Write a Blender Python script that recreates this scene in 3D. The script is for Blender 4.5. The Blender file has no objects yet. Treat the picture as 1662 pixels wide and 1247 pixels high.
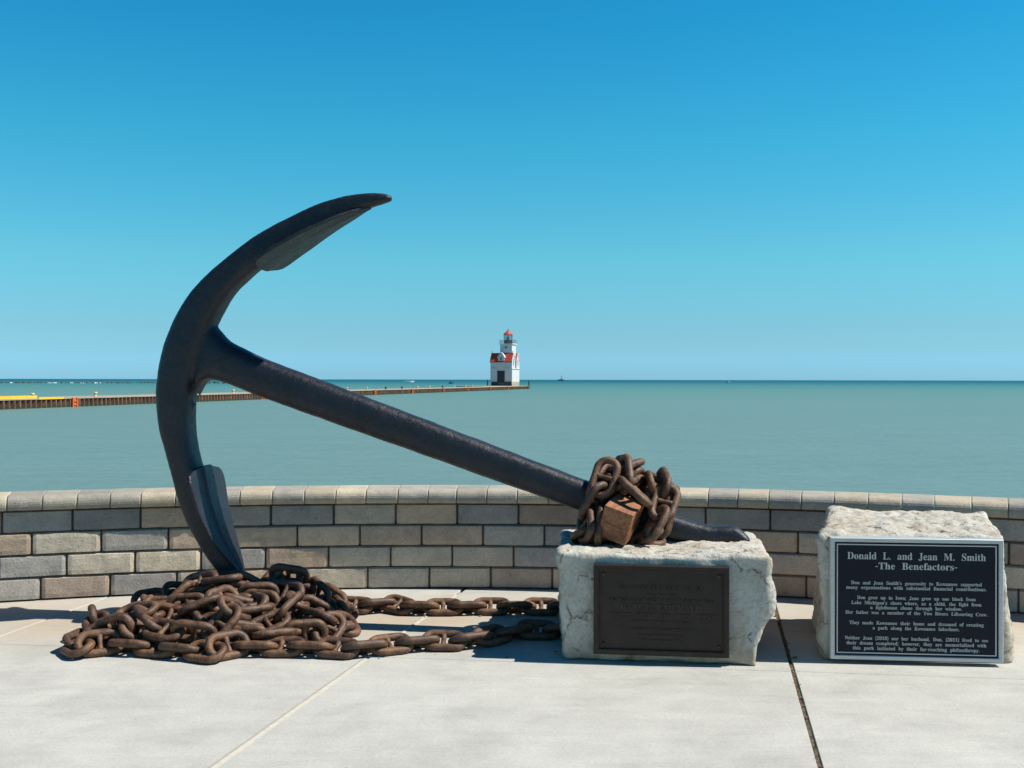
import bpy, bmesh, math, random, json
from mathutils import Vector, Matrix, Quaternion, noise

# ------------------------------------------------------------------ camera, sky, sun, exposure
S = bpy.context.scene
COL = S.collection
cam_data = bpy.data.cameras.new('camera')
cam = bpy.data.objects.new('camera', cam_data); COL.objects.link(cam)
cam.location = (0, 0, 1.2)
cam.rotation_euler = (math.radians(90), -0.0018, 0)
cam_data.sensor_width = 36.0
cam_data.lens = 1750 / 1662 * 36
cam_data.shift_y = -7.0 / 1662
cam_data.clip_start = 0.1
cam_data.clip_end = 60000
S.camera = cam

SUN_EL, SUN_AZ = math.radians(51), Vector((1.0, -0.075))
world = bpy.data.worlds.new('World'); S.world = world
world.use_nodes = True
wn, wl = world.node_tree.nodes, world.node_tree.links
wn.clear()
sky = wn.new('ShaderNodeTexSky'); sky.sky_type = 'NISHITA'
sky.sun_disc = False
sky.sun_elevation = SUN_EL
sky.sun_rotation = math.atan2(SUN_AZ.x, SUN_AZ.y)
sky.altitude = 180; sky.air_density = 1.0; sky.dust_density = 0.3; sky.ozone_density = 1.5
# clear lake air: the sky's own gradient graded towards cyan, by elevation
wtc = wn.new('ShaderNodeTexCoord'); wsep = wn.new('ShaderNodeSeparateXYZ'); wl.new(wtc.outputs['Generated'], wsep.inputs[0])
grade = wn.new('ShaderNodeValToRGB'); wl.new(wsep.outputs[2], grade.inputs[0])
for i, (p_, c_) in enumerate([(0.000,(0.198,0.460,0.830)),(0.018,(0.198,0.457,0.800)),(0.030,(0.200,0.430,0.660)),(0.048,(0.203,0.425,0.590)),(0.109,(0.192,0.525,0.575)),(0.215,(0.102,0.580,0.640)),(0.313,(0.056,0.555,0.680)),(0.403,(0.048,0.525,0.680)),(0.600,(0.040,0.22,0.36)),(0.85,(0.035,0.15,0.28))]):
    e_ = grade.color_ramp.elements[i] if i < 2 else grade.color_ramp.elements.new(p_)
    e_.position = p_; e_.color = (*c_, 1)
tint = wn.new('ShaderNodeVectorMath'); tint.operation = 'MULTIPLY'
dbl = wn.new('ShaderNodeVectorMath'); dbl.operation = 'SCALE'; dbl.inputs['Scale'].default_value = 1.52
bg = wn.new('ShaderNodeBackground'); bg.inputs['Strength'].default_value = 0.10
wo = wn.new('ShaderNodeOutputWorld')
wl.new(sky.outputs[0], tint.inputs[0]); wl.new(grade.outputs[0], tint.inputs[1])
wl.new(tint.outputs[0], dbl.inputs[0]); wl.new(dbl.outputs[0], bg.inputs['Color']); wl.new(bg.outputs[0], wo.inputs['Surface'])

sun_data = bpy.data.lights.new('sun', 'SUN'); sun_data.energy = 4.9; sun_data.angle = math.radians(0.5)
sun_data.color = (1.0, 0.955, 0.87)
sun = bpy.data.objects.new('sun', sun_data); COL.objects.link(sun)
h = SUN_AZ.normalized()
sdir = Vector((h.x * math.cos(SUN_EL), h.y * math.cos(SUN_EL), math.sin(SUN_EL)))
sun.rotation_euler = sdir.to_track_quat('Z', 'Y').to_euler(); sun.location = sdir * 30
S.view_settings.view_transform = 'Standard'; S.view_settings.look = 'None'
S.view_settings.exposure = 0.45; S.view_settings.gamma = 1.0
S.cycles.max_bounces = 8

rnd = random.Random(11)
F = 1750.0
K = F/1400.0                           # depths below were first measured for a 1400 px focal length
def P(px, py, d):                      # photograph pixel + real depth -> world point (used to measure the place)
    hy = 616.5 + .0018 * (px - 831)
    d = d*K
    return Vector(((px - 831) / F * d, d, 1.2 - (py - hy) / F * d))

# ------------------------------------------------------------------ helpers
def tag(o, label=None, cat=None, group=None, kind=None):
    if label: o['label'] = label
    if cat: o['category'] = cat
    if group: o['group'] = group
    if kind: o['kind'] = kind
    return o
def empty(name, loc=(0, 0, 0), rz=0.0):
    o = bpy.data.objects.new(name, None); COL.objects.link(o)
    o.location = loc; o.rotation_euler = (0, 0, rz); o.empty_display_size = .1
    return o
def link_obj(name, me, m, parent=None, smooth=None):
    o = bpy.data.objects.new(name, me); COL.objects.link(o)
    if m is not None:
        me.materials.clear(); me.materials.append(m)
    if parent is not None: o.parent = parent
    if smooth is not None:
        for p in me.polygons: p.use_smooth = smooth
    return o
class MB:
    def __init__(s): s.v, s.f, s.c = [], [], []
    def add(s, verts, faces, col=None):
        b = len(s.v); s.v += [tuple(v) for v in verts]
        s.f += [tuple(b + i for i in f) for f in faces]
        s.c += [col] * len(faces)
    def box(s, x0, x1, y0, y1, z0, z1):
        v = [(x0,y0,z0),(x1,y0,z0),(x1,y1,z0),(x0,y1,z0),(x0,y0,z1),(x1,y0,z1),(x1,y1,z1),(x0,y1,z1)]
        s.add(v, [(0,3,2,1),(4,5,6,7),(0,1,5,4),(1,2,6,5),(2,3,7,6),(3,0,4,7)])
    def lathe(s, prof, n=12, cx=0, cy=0, cz=0, rot=0):
        v = []
        for r, z in prof:
            for i in range(n):
                a = 2 * math.pi * i / n + rot
                v.append((cx + r * math.cos(a), cy + r * math.sin(a), cz + z))
        f = []
        for k in range(len(prof) - 1):
            for i in range(n):
                j = (i + 1) % n
                f.append((k*n+i, k*n+j, (k+1)*n+j, (k+1)*n+i))
        f.append(tuple(reversed(range(n)))); f.append(tuple((len(prof)-1)*n + i for i in range(n)))
        s.add(v, f)
    def tube(s, pts, r, n=6):
        pts = [Vector(p) for p in pts]; v = []; f = []
        for i, p in enumerate(pts):
            t = (pts[min(i+1, len(pts)-1)] - pts[max(i-1, 0)]).normalized()
            a = t.orthogonal().normalized() if abs(t.z) > .95 else t.cross(Vector((0,0,1))).normalized()
            b = t.cross(a)
            for k in range(n):
                an = 2*math.pi*k/n; v.append(p + (a*math.cos(an) + b*math.sin(an))*r)
        for i in range(len(pts)-1):
            for k in range(n):
                j = (k+1) % n; f.append((i*n+k, i*n+j, (i+1)*n+j, (i+1)*n+k))
        f.append(tuple(reversed(range(n)))); f.append(tuple((len(pts)-1)*n+k for k in range(n)))
        s.add(v, f)
    def prism(s, poly, y0, y1, axis='y'):     # polygon in (x,z) extruded along y, or (y,z) along x
        n = len(poly)
        if axis == 'y': v = [(a, y0, b) for a, b in poly] + [(a, y1, b) for a, b in poly]
        else: v = [(y0, a, b) for a, b in poly] + [(y1, a, b) for a, b in poly]
        f = [tuple(range(n)), tuple(reversed(range(n, 2*n)))] + [(i, i+n, (i+1) % n + n, (i+1) % n) for i in range(n)]
        s.add(v, f)
    def build(s, name, m, parent=None, smooth=False, fix=True):
        me = bpy.data.meshes.new(name); me.from_pydata(s.v, [], s.f); me.update()
        if any(c is not None for c in s.c):
            ca = me.color_attributes.new('Col', 'FLOAT_COLOR', 'CORNER')
            for p in me.polygons:
                c = s.c[p.index] or (.5, .5, .5)
                for li in p.loop_indices: ca.data[li].color = (*c, 1)
        if fix:
            bm = bmesh.new(); bm.from_mesh(me); bmesh.ops.recalc_face_normals(bm, faces=bm.faces); bm.to_mesh(me); bm.free()
        return link_obj(name, me, m, parent, smooth)

# ------------------------------------------------------------------ materials
class NT:
    def __init__(s, name):
        s.m = bpy.data.materials.new(name); s.m.use_nodes = True
        s.t = s.m.node_tree; s.n = s.t.nodes; s.b = s.n['Principled BSDF']
        s.tc = s.n.new('ShaderNodeTexCoord')
    def link(s, a, b): s.t.links.new(a, b)
    def vec(s, scale=(1,1,1), src='Object', rot=(0,0,0)):
        mp = s.n.new('ShaderNodeMapping'); mp.inputs['Scale'].default_value = scale; mp.inputs['Rotation'].default_value = rot
        s.link(s.tc.outputs[src], mp.inputs[0]); return mp.outputs[0]
    def noise(s, scale, detail=4, rough=.55, v=None, dist=0):
        x = s.n.new('ShaderNodeTexNoise'); x.inputs['Scale'].default_value = scale; x.inputs['Detail'].default_value = detail
        x.inputs['Roughness'].default_value = rough; x.inputs['Distortion'].default_value = dist
        s.link(v if v is not None else s.tc.outputs['Object'], x.inputs['Vector']); return x.outputs['Fac']
    def ramp(s, fac, stops, interp='LINEAR'):
        x = s.n.new('ShaderNodeValToRGB'); e = x.color_ramp.elements; x.color_ramp.interpolation = interp
        while len(e) > 1: e.remove(e[-1])
        for i, (p, c) in enumerate(stops):
            el = e[0] if i == 0 else e.new(p)
            el.position = p; el.color = (*c, 1) if not isinstance(c, (int, float)) else (c, c, c, 1)
        s.link(fac, x.inputs[0]); return x.outputs[0]
    def mix(s, fac, a, b, mode='MIX'):
        x = s.n.new('ShaderNodeMix'); x.data_type = 'RGBA'; x.blend_type = mode
        for sock, val in ((x.inputs[0], fac), (x.inputs[6], a), (x.inputs[7], b)):
            if isinstance(val, (int, float)): sock.default_value = val if sock == x.inputs[0] else (val, val, val, 1)
            elif isinstance(val, tuple): sock.default_value = (*val, 1)
            else: s.link(val, sock)
        return x.outputs[2]
    def math(s, op, a, b=None):
        x = s.n.new('ShaderNodeMath'); x.operation = op
        for sock, val in zip(x.inputs, (a, b)):
            if val is None: continue
            if isinstance(val, (int, float)): sock.default_value = val
            else: s.link(val, sock)
        return x.outputs[0]
    def bump(s, hgt, strength=.3, dist=.01, prev=None):
        x = s.n.new('ShaderNodeBump'); x.inputs['Strength'].default_value = strength; x.inputs['Distance'].default_value = dist
        s.link(hgt, x.inputs['Height'])
        if prev is not None: s.link(prev, x.inputs['Normal'])
        return x.outputs[0]
    def attr(s, name='Col'):
        x = s.n.new('ShaderNodeAttribute'); x.attribute_name = name; return x.outputs['Color']
    def rand(s):
        x = s.n.new('ShaderNodeObjectInfo'); return x.outputs['Random']
    def geo(s, out):
        x = s.n.new('ShaderNodeNewGeometry'); return x.outputs[out]
    def out(s, color=None, rough=.6, spec=.5, metal=0.0, normal=None):
        for k, v in (('Base Color', color), ('Roughness', rough), ('Specular IOR Level', spec), ('Metallic', metal), ('Normal', normal)):
            if v is None: continue
            if isinstance(v, (int, float)): s.b.inputs[k].default_value = v
            elif isinstance(v, tuple): s.b.inputs[k].default_value = (*v, 1)
            else: s.link(v, s.b.inputs[k])
        return s.m
def plain(name, c, rough=.6, spec=.4, metal=0.0, var=.12, scale=6.0):
    t = NT(name); n = t.noise(scale, 5)
    k = t.ramp(n, [(.3, tuple(x*(1-var) for x in c)), (.7, tuple(min(1, x*(1+var)) for x in c))])
    return t.out(k, rough, spec, metal)

M = {}
# concrete paving
t = NT('concrete'); pos = t.geo('Position')
big = t.noise(.9, 4, .6, pos); mid = t.noise(5, 6, .65, pos); fine = t.noise(260, 3, .6, pos)
streak = t.noise(3.0, 5, .6, None)
mp = t.n.new('ShaderNodeMapping'); mp.inputs['Scale'].default_value = (1.2, 9, 1); t.link(pos, mp.inputs[0])
streak = t.noise(2.2, 6, .6, mp.outputs[0])
c = t.ramp(big, [(.3, (.43,.42,.378)), (.55, (.47,.46,.416)), (.75, (.495,.483,.432))])
c = t.mix(.6, c, t.ramp(mid, [(.3, .82), (.6, 1.02), (.8, 1.06)]), 'MULTIPLY')
c = t.mix(.28, c, t.ramp(streak, [(.35, .84), (.6, 1.04)]), 'MULTIPLY')
grit = t.noise(85, 4, .7, pos); blot = t.noise(2.3, 7, .72, pos, .5)
c = t.mix(.75, c, t.ramp(grit, [(.3, .82), (.6, 1.05)]), 'MULTIPLY')
c = t.mix(.7, c, t.ramp(blot, [(.34, .84), (.5, 1.0), (.7, 1.05)]), 'MULTIPLY')
c = t.mix(.55, c, t.ramp(fine, [(.3, .80), (.6, 1.08)]), 'MULTIPLY')
# rust that has washed off the chain
sx = t.n.new('ShaderNodeSeparateXYZ'); t.link(pos, sx.inputs[0])
band = t.math('SUBTRACT', 1.0, t.math('ABSOLUTE', t.math('DIVIDE', t.math('SUBTRACT', sx.outputs[1], 5.35), .75)))
band = t.math('MULTIPLY', t.math('MAXIMUM', band, 0.0), t.ramp(t.noise(2.5, 5, .6, pos), [(.3, .25), (.65, 1.0)]))
c = t.mix(t.math('MULTIPLY', band, .85), c, (.40,.31,.21))
pits = t.ramp(t.noise(38, 2, .5, pos), [(.24, .6), (.30, 1.0)])
c = t.mix(.5, c, pits, 'MULTIPLY')
bm_ = t.bump(fine, .25, .002); bm_ = t.bump(mid, .25, .004, bm_)
M['concrete'] = t.out(c, .85, .25, 0, bm_)
t = NT('joint_sealant'); n = t.noise(30, 5, .6, t.geo('Position'))
M['sealant'] = t.out(t.ramp(n, [(.3, (.40,.37,.31)), (.7, (.48,.45,.385))]), .8, .2)
t = NT('joint_dirt'); n = t.noise(60, 5, .6, t.geo('Position'))
M['dirt'] = t.out(t.ramp(n, [(.35, (.05,.042,.034)), (.55, (.13,.10,.07)), (.7, (.26,.19,.12))]), .95, .1)
# wall blocks
t = NT('tumbled_block'); pos = t.geo('Position'); col = t.attr()
n1 = t.noise(9, 6, .65, pos); n2 = t.noise(110, 4, .6, pos); n3 = t.noise(28, 4, .7, pos)
c = t.mix(.8, col, t.ramp(n1, [(.3, (.72,.72,.74)), (.55, (1.0,.99,.97)), (.75, (1.2,1.16,1.08))]), 'MULTIPLY')
c = t.mix(.7, c, t.ramp(n2, [(.3, .72), (.65, 1.16)]), 'MULTIPLY')
c = t.mix(t.ramp(n3, [(.68, 0.0), (.76, .55)]), c, (.62,.59,.52))
c = t.mix(t.ramp(t.noise(16, 5, .7, pos), [(.62, 0.0), (.74, .5)]), c, (.10,.075,.05))
b = t.bump(n2, .5, .004); b = t.bump(n3, .35, .006, b)
M['block'] = t.out(c, .9, .2, 0, b)
M['joint_back'] = plain('wall_core', (.09,.075,.06), .95, .1)
# limestone
def limestone(name, tan=.5):
    t = NT(name); pos = t.geo('Position')
    n1 = t.noise(4.5, 7, .65, pos, .4); n2 = t.noise(70, 5, .65, pos); n3 = t.noise(12, 6, .7, pos, .6)
    c = t.ramp(n1, [(.28, (.37,.32,.245)), (.45, (.455,.43,.365)), (.62, (.52,.50,.445)), (.8, (.41,.40,.37))])
    c = t.mix(.7, c, t.ramp(n2, [(.28, .70), (.6, 1.06)]), 'MULTIPLY')
    v = t.n.new('ShaderNodeTexVoronoi'); v.feature = 'DISTANCE_TO_EDGE'; v.inputs['Scale'].default_value = 4.2
    wv = t.n.new('ShaderNodeMix'); wv.data_type = 'VECTOR'
    nz = t.n.new('ShaderNodeTexNoise'); nz.inputs['Scale'].default_value = 6; nz.inputs['Detail'].default_value = 6; t.link(pos, nz.inputs['Vector'])
    wv.inputs[0].default_value = .22; t.link(pos, wv.inputs[4]); t.link(nz.outputs['Color'], wv.inputs[5])
    mp = t.n.new('ShaderNodeMapping'); mp.inputs['Scale'].default_value = (1, 1, 1.9); t.link(wv.outputs[1], mp.inputs[0]); t.link(mp.outputs[0], v.inputs['Vector'])
    crack = t.ramp(v.outputs['Distance'], [(.0, 1.0), (.018, .65), (.042, 0.0)])
    crack = t.math('MULTIPLY', crack, t.ramp(n3, [(.46, 0.0), (.58, 1.0)]))
    c = t.mix(crack, c, (.10,.08,.055))
    stain = t.ramp(t.noise(6.5, 6, .7, pos, .8), [(.52, 0.0), (.70, tan)])
    c = t.mix(stain, c, (.34,.225,.095))
    stn = t.ramp(t.noise(15, 6, .75, pos, .6), [(.60, 0.0), (.70, .55)]); c = t.mix(stn, c, (.24,.155,.07))
    sz = t.n.new('ShaderNodeSeparateXYZ'); t.link(pos, sz.inputs[0])
    low = t.math('MULTIPLY', t.ramp(t.math('MULTIPLY', sz.outputs[2], 1.0), [(.0, 1.0), (.10, 0.0)]), t.ramp(n3, [(.35, .15), (.6, .8)]))
    c = t.mix(low, c, (.30,.20,.10))
    dark = t.ramp(t.noise(24, 5, .7, pos), [(.64, 0.0), (.76, .7)])
    c = t.mix(dark, c, (.13,.115,.085))
    mpc = t.n.new('ShaderNodeMapping'); mpc.inputs['Scale'].default_value = (46, 46, 13); mpc.inputs['Rotation'].default_value = (.15, .3, 0); t.link(pos, mpc.inputs[0])
    chis = t.noise(1.0, 4, .6, mpc.outputs[0])
    b = t.bump(n2, .55, .006); b = t.bump(chis, .5, .012, b); b = t.bump(n3, .6, .02, b); b = t.bump(crack, -.5, .008, b)
    return t.out(c, .88, .2, 0, b)
M['stone'] = limestone('limestone', .55)
# anchor paint
t = NT('black_iron_paint'); n1 = t.noise(42, 5, .6); n2 = t.noise(160, 4, .6); n3 = t.noise(7, 5, .6)
c = t.ramp(n3, [(.3, (.0105,.012,.018)), (.6, (.016,.018,.025)), (.8, (.026,.026,.031))])
wear = t.ramp(t.noise(15, 7, .78), [(.62, 0.0), (.72, .7)])
c = t.mix(wear, c, (.060,.045,.038))
c = t.mix(t.ramp(t.noise(190, 3, .6), [(.66, 0.0), (.72, .8)]), c, (.15,.15,.15))
b = t.bump(n1, .40, .008); b = t.bump(n2, .50, .005, b)
M['iron'] = t.out(c, t.ramp(n1, [(.3, .30), (.7, .52)]), .42, 0, b)
# rusty chain
t = NT('rusted_chain_iron'); n1 = t.noise(18, 6, .65); n2 = t.noise(120, 4, .65); n3 = t.noise(6, 4, .6)
c = t.ramp(n1, [(.28, (.030,.016,.010)), (.45, (.092,.046,.025)), (.6, (.165,.083,.040)), (.74, (.26,.13,.055)), (.85, (.34,.21,.11))])
c = t.mix(t.ramp(t.rand(), [(0, 0.0), (.5, .1), (1, .6)]), c, (.062,.036,.028))
c = t.mix(t.ramp(t.noise(34, 6, .75), [(.58, 0.0), (.7, .65)]), c, (.27,.12,.045))
c = t.mix(.75, c, t.ramp(n2, [(.3, .55), (.65, 1.25)]), 'MULTIPLY')
b = t.bump(n2, .55, .004); b = t.bump(n1, .45, .008, b)
M['rust'] = t.out(c, t.ramp(n1, [(.3, .40), (.7, .66)]), .42, 0, b)
# timber block
t = NT('weathered_wood'); v = t.vec((22, 3, 22)); n1 = t.noise(2.5, 7, .65, v, .5); n2 = t.noise(9, 5, .6)
c = t.ramp(n1, [(.3, (.15,.060,.032)), (.5, (.27,.115,.058)), (.7, (.38,.19,.10))])
c = t.mix(t.ramp(n2, [(.5, 0.0), (.75, .5)]), c, (.13,.05,.03))
M['wood'] = t.out(c, .7, .25, 0, t.bump(n1, .3, .003))
M['crack'] = plain('dark_crack', (.012,.008,.006), .9, .1)
# plaques
t = NT('aged_bronze'); n1 = t.noise(14, 6, .65); n2 = t.noise(120, 4, .6)
c = t.ramp(n1, [(.3, (.020,.014,.012)), (.6, (.034,.022,.017)), (.8, (.060,.033,.020))])
M['bronze'] = t.out(c, .5, .45, .35, t.bump(n2, .15, .002))
M['bronze_edge'] = plain('worn_bronze', (.055,.038,.030), .45, .5, .5, .35, 40)
M['navy'] = plain('navy_enamel', (.005,.007,.016), .5, .22, 0, .2, 12)
t = NT('brushed_aluminium'); v = t.vec((4, 60, 60)); n = t.noise(3, 5, .6, v)
M['silver'] = t.out(t.ramp(n, [(.3, (.42,.44,.43)), (.7, (.54,.56,.55))]), .45, .5, .35)
M['letter'] = plain('raised_letter_metal', (.46,.47,.45), .55, .4, .1, .08, 30)
# water
t = NT('lake_water'); pos = t.geo('Position')
sp = t.n.new('ShaderNodeSeparateXYZ'); t.link(pos, sp.inputs[0])
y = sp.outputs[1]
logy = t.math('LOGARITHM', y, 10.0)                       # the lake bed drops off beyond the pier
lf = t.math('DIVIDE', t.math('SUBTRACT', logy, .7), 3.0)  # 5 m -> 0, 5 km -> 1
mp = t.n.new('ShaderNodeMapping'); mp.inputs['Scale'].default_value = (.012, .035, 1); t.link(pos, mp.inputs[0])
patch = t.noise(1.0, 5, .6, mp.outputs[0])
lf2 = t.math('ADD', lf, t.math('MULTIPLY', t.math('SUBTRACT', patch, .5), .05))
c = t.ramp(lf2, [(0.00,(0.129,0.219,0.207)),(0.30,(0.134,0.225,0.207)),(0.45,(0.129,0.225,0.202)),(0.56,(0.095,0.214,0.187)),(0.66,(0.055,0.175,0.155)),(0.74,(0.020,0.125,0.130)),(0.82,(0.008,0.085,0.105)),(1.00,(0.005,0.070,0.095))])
mp2 = t.n.new('ShaderNodeMapping'); mp2.inputs['Scale'].default_value = (.35, 1.6, 1); t.link(pos, mp2.inputs[0])
rip = t.noise(1.0, 6, .65, mp2.outputs[0])
c = t.mix(.4, c, t.ramp(rip, [(.35, .86), (.65, 1.12)]), 'MULTIPLY')
mp3 = t.n.new('ShaderNodeMapping'); mp3.inputs['Scale'].default_value = (1.2, 3.0, 1); t.link(pos, mp3.inputs[0])
r2 = t.noise(1.6, 5, .65, mp3.outputs[0])
mp4 = t.n.new('ShaderNodeMapping'); mp4.inputs['Scale'].default_value = (.05, .28, 1); t.link(pos, mp4.inputs[0])
c = t.mix(.22, c, t.ramp(t.noise(1.0, 4, .6, mp4.outputs[0]), [(.35, .88), (.65, 1.10)]), 'MULTIPLY')
c = t.mix(.35, c, t.ramp(r2, [(.35, .86), (.65, 1.12)]), 'MULTIPLY')
b = t.bump(rip, .5, .3); b = t.bump(r2, .5, .09, b)
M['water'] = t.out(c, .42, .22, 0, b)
# lighthouse & pier
M['white'] = plain('white_paint', (.56,.575,.58), .6, .3, 0, .05, 1.5)
M['trim'] = plain('white_trim', (.66,.66,.65), .5, .3, 0, .03, 2)
M['redroof'] = plain('red_roof', (.50,.065,.04), .6, .3, 0, .18, 1.2)
M['dark'] = plain('dark_paint', (.02,.022,.03), .5, .4, 0, .2, 3)
M['grey'] = plain('grey_metal', (.22,.24,.27), .5, .4, .2, .15, 3)
M['base'] = plain('stained_concrete', (.36,.33,.24), .9, .2, 0, .3, 1.5)
M['wing'] = plain('dark_stone', (.06,.065,.075), .9, .2, 0, .3, 1.5)
t = NT('lantern_glass'); M['glass'] = t.out((.55,.68,.74), .08, .5)
t.b.inputs['Transmission Weight'].default_value = .8
t = NT('rusted_sheet_piling'); pos = t.geo('Position'); n1 = t.noise(1.6, 6, .7, pos)
mpz = t.n.new('ShaderNodeMapping'); mpz.inputs['Scale'].default_value = (3, 3, .6); t.link(pos, mpz.inputs[0])
n2 = t.noise(1.5, 5, .7, mpz.outputs[0])
c = t.ramp(n2, [(.3, (.055,.028,.024)), (.5, (.125,.062,.042)), (.7, (.24,.135,.085))])
sz = t.n.new('ShaderNodeSeparateXYZ'); t.link(pos, sz.inputs[0])
alg = t.ramp(t.math('ADD', t.math('ADD', sz.outputs[2], 1.0), t.math('MULTIPLY', n1, .18)), [(.10, 1.0), (.24, 0.0)])
c = t.mix(alg, c, (.06,.075,.05))
M['pile'] = t.out(c, .85, .2)
M['pierdeck'] = plain('pier_concrete', (.34,.29,.22), .9, .2, 0, .12, .6)
M['orange'] = plain('orange_paint', (.62,.13,.035), .6, .3, 0, .2, 2)
M['yellow'] = plain('yellow_paint', (.72,.46,.04), .6, .3, 0, .15, 2)
M['pale'] = plain('faded_buff_paint', (.60,.47,.27), .7, .3, 0, .15, 2)
M['rock'] = plain('wet_rock', (.045,.05,.045), .7, .4, 0, .4, .3)
M['foam'] = plain('foam', (.75,.77,.76), .8, .2, 0, .05, 1)
M['boatwhite'] = plain('white_gelcoat', (.82,.83,.82), .35, .5, 0, .03, 2)
M['boatblue'] = plain('navy_hull', (.022,.035,.06), .4, .5, 0, .15, 2)
M['leaf'] = plain('dry_leaf', (.20,.115,.05), .8, .2, 0, .4, 60)

# ------------------------------------------------------------------ ground, water
CX, CY, RF = -.35, -.92, 7.1                     # the curved plaza wall: centre and face radius
def arc(r, th, z=0.0): return (CX + r*math.sin(th), CY + r*math.cos(th), z)

mb = MB()                                          # bedding below the slabs, reaches under the wall to the quay edge
n = 96; R2 = RF + .75
ring = [arc(R2, -1.35 + 2.7*i/n, -.03) for i in range(n+1)] + [(14, -14, -.03), (-14, -14, -.03)]
mb.add(ring, [tuple(range(len(ring)))])
top = [arc(R2, -1.35 + 2.7*i/n, -.03) for i in range(n+1)]; bot = [arc(R2+.25, -1.35 + 2.7*i/n, -2.2) for i in range(n+1)]
mb.add(top + bot, [(i, i+1, n+2+i, n+1+i) for i in range(n)])
tag(mb.build('ground', M['dirt'], fix=False), kind='structure')

def jl(d): return -.615 + .285*(d/K-3.745)           # pale sealed joint
def jr(d): return 1.15 + .23*(d/K-3.507)             # open dirty joint
lines = [lambda d: jl(d)-5.4-.12*(d-3.7), lambda d: jl(d)-3.56-.08*(d-3.7), lambda d: jl(d)-1.78-.05*(d-3.7), jl, jr, lambda d: jr(d)+1.72-.05*(d-3.5), lambda d: jr(d)+3.5-.1*(d-3.5), lambda d: jr(d)+5.3-.15*(d-3.5)]
def slab_poly(la, lb, ga, gb, d0, d1, s=-.1*K):
    """quad between joint lines la, lb and cross joints d = d0 + s*x, d = d1 + s*x (d1 None: up to the wall)"""
    def hit(l, dd):
        d = dd
        for _ in range(12): d = dd + s*l(d)
        return d
    pts = []
    da, db = hit(la, d0), hit(lb, d0)
    pts += [(la(da)+ga, da), (lb(db)-gb, db)]
    if d1 is not None:
        ea, eb = hit(la, d1), hit(lb, d1)
        pts += [(lb(eb)-gb, eb), (la(ea)+ga, ea)]
    else:
        def wallhit(l, g):
            d = 5.8
            for _ in range(30):
                x = l(d)+g; d = CY + math.sqrt(max(.1, (RF+.2)**2 - (x-CX)**2))
            return (l(d)+g, d)
        a, b = wallhit(la, ga), wallhit(lb, -gb)
        k = 12
        for i in range(k+1):
            x = b[0] + (a[0]-b[0])*i/k
            pts.append((x, CY + math.sqrt((RF+.2)**2 - (x-CX)**2)))
    return pts
mb = MB()
def slab(pts):
    n = len(pts); c = Vector((sum(p[0] for p in pts)/n, sum(p[1] for p in pts)/n))
    def inset(k):
        out = []
        for p in pts:
            v = c - Vector(p); v.normalize(); out.append(Vector(p) + v*k*1.3)
        return out
    a = [(*p, -.028) for p in pts]; b = [(p[0], p[1], -.004) for p in pts]; t_ = [(p.x, p.y, 0) for p in inset(.004)]
    f = [(i, (i+1) % n, n+(i+1) % n, n+i) for i in range(n)] + [(n+i, n+(i+1) % n, 2*n+(i+1) % n, 2*n+i) for i in range(n)]
    f.append(tuple(range(2*n, 3*n)))
    mb.add(a+b+t_, f)
gl = [(.004,.004), (.004,.004), (.004,.011), (.011,.008), (.008,.004), (.004,.004), (.004,.004)]
for i in range(7):
    ga, gb = gl[i]
    for d0, d1 in ((1.0, 3.67*K-.002), (3.67*K+.002, None)):
        slab(slab_poly(lines[i], lines[i+1], ga, gb, d0, d1))
tag(mb.build('pavement', M['concrete']), kind='structure')
t = NT('added_lawn_grass'); pos = t.geo('Position')  # dark grass added out of view behind the camera to cut bounce light
M['added_lawn'] = t.out(t.ramp(t.noise(6, 6, .7, pos), [(.3, (.03,.055,.015)), (.7, (.07,.10,.03))]), .9, .1, 0, t.bump(t.noise(60, 4, .7, pos), .6, .02))
mb = MB(); mb.add([(-40, -40, -.01), (40, -40, -.01), (40, 1.0, -.01), (-40, 1.0, -.01)], [(0, 1, 2, 3)])
tag(mb.build('added_lawn', M['added_lawn'], fix=False), kind='structure')
# pale sealant bead in the left joint, slightly proud and broken where the slabs meet
mb = MB(); segs = [(1.0, 2.8), (2.803, 3.70*K), (3.735*K, 4.05*K), (4.06*K, 4.8*K)]
for a, b in segs:
    k = max(2, int((b-a)/.05)); v = []
    for i in range(k+1):
        d = a + (b-a)*i/k; w = .0155 + .002*noise.noise((d*9, 3, 0)); x = jl(d)
        zz = .002 + .0015*noise.noise((d*14, 7, 1))
        v += [(x-w, d, -.02), (x-w, d, zz-.002), (x, d, zz+.002), (x+w, d, zz-.002), (x+w, d, -.02)]
    f = [(i*5+j, i*5+j+1, i*5+j+6, i*5+j+5) for i in range(k) for j in range(4)] + [(0,4,3,2,1), tuple(k*5+j for j in range(5))]
    mb.add(v, f)
tag(mb.build('joint_sealant', M['sealant']), kind='structure')
mb = MB(); v = []                                   # grit packed into the open joint
for i in range(90):
    d = 1.0 + i*.056; x = jr(d); w = .013; v += [(x-w, d, -.009+.006*noise.noise((d*30, 1, 2))), (x+w, d, -.005+.006*noise.noise((d*30, 5, 2)))]
mb.add(v, [(2*i, 2*i+1, 2*i+3, 2*i+2) for i in range(89)])
tag(mb.build('joint_grit', M['dirt'], fix=False), kind='structure')
# thin dark line across the right-hand slab
mb = MB(); v = []
for i in range(13):
    x = 1.30 + i*.02; d = K*(4.12 - .28*(x-1.30)) + .006*noise.noise((x*20, 1, 1)); w = .0022
    v += [(x, d-w, .004), (x, d+w, .004)]
mb.add(v, [(2*i, 2*i+2, 2*i+3, 2*i+1) for i in range(12)])
tag(mb.build('pavement_dark_line', M['dirt'], fix=False), kind='structure')
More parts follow.
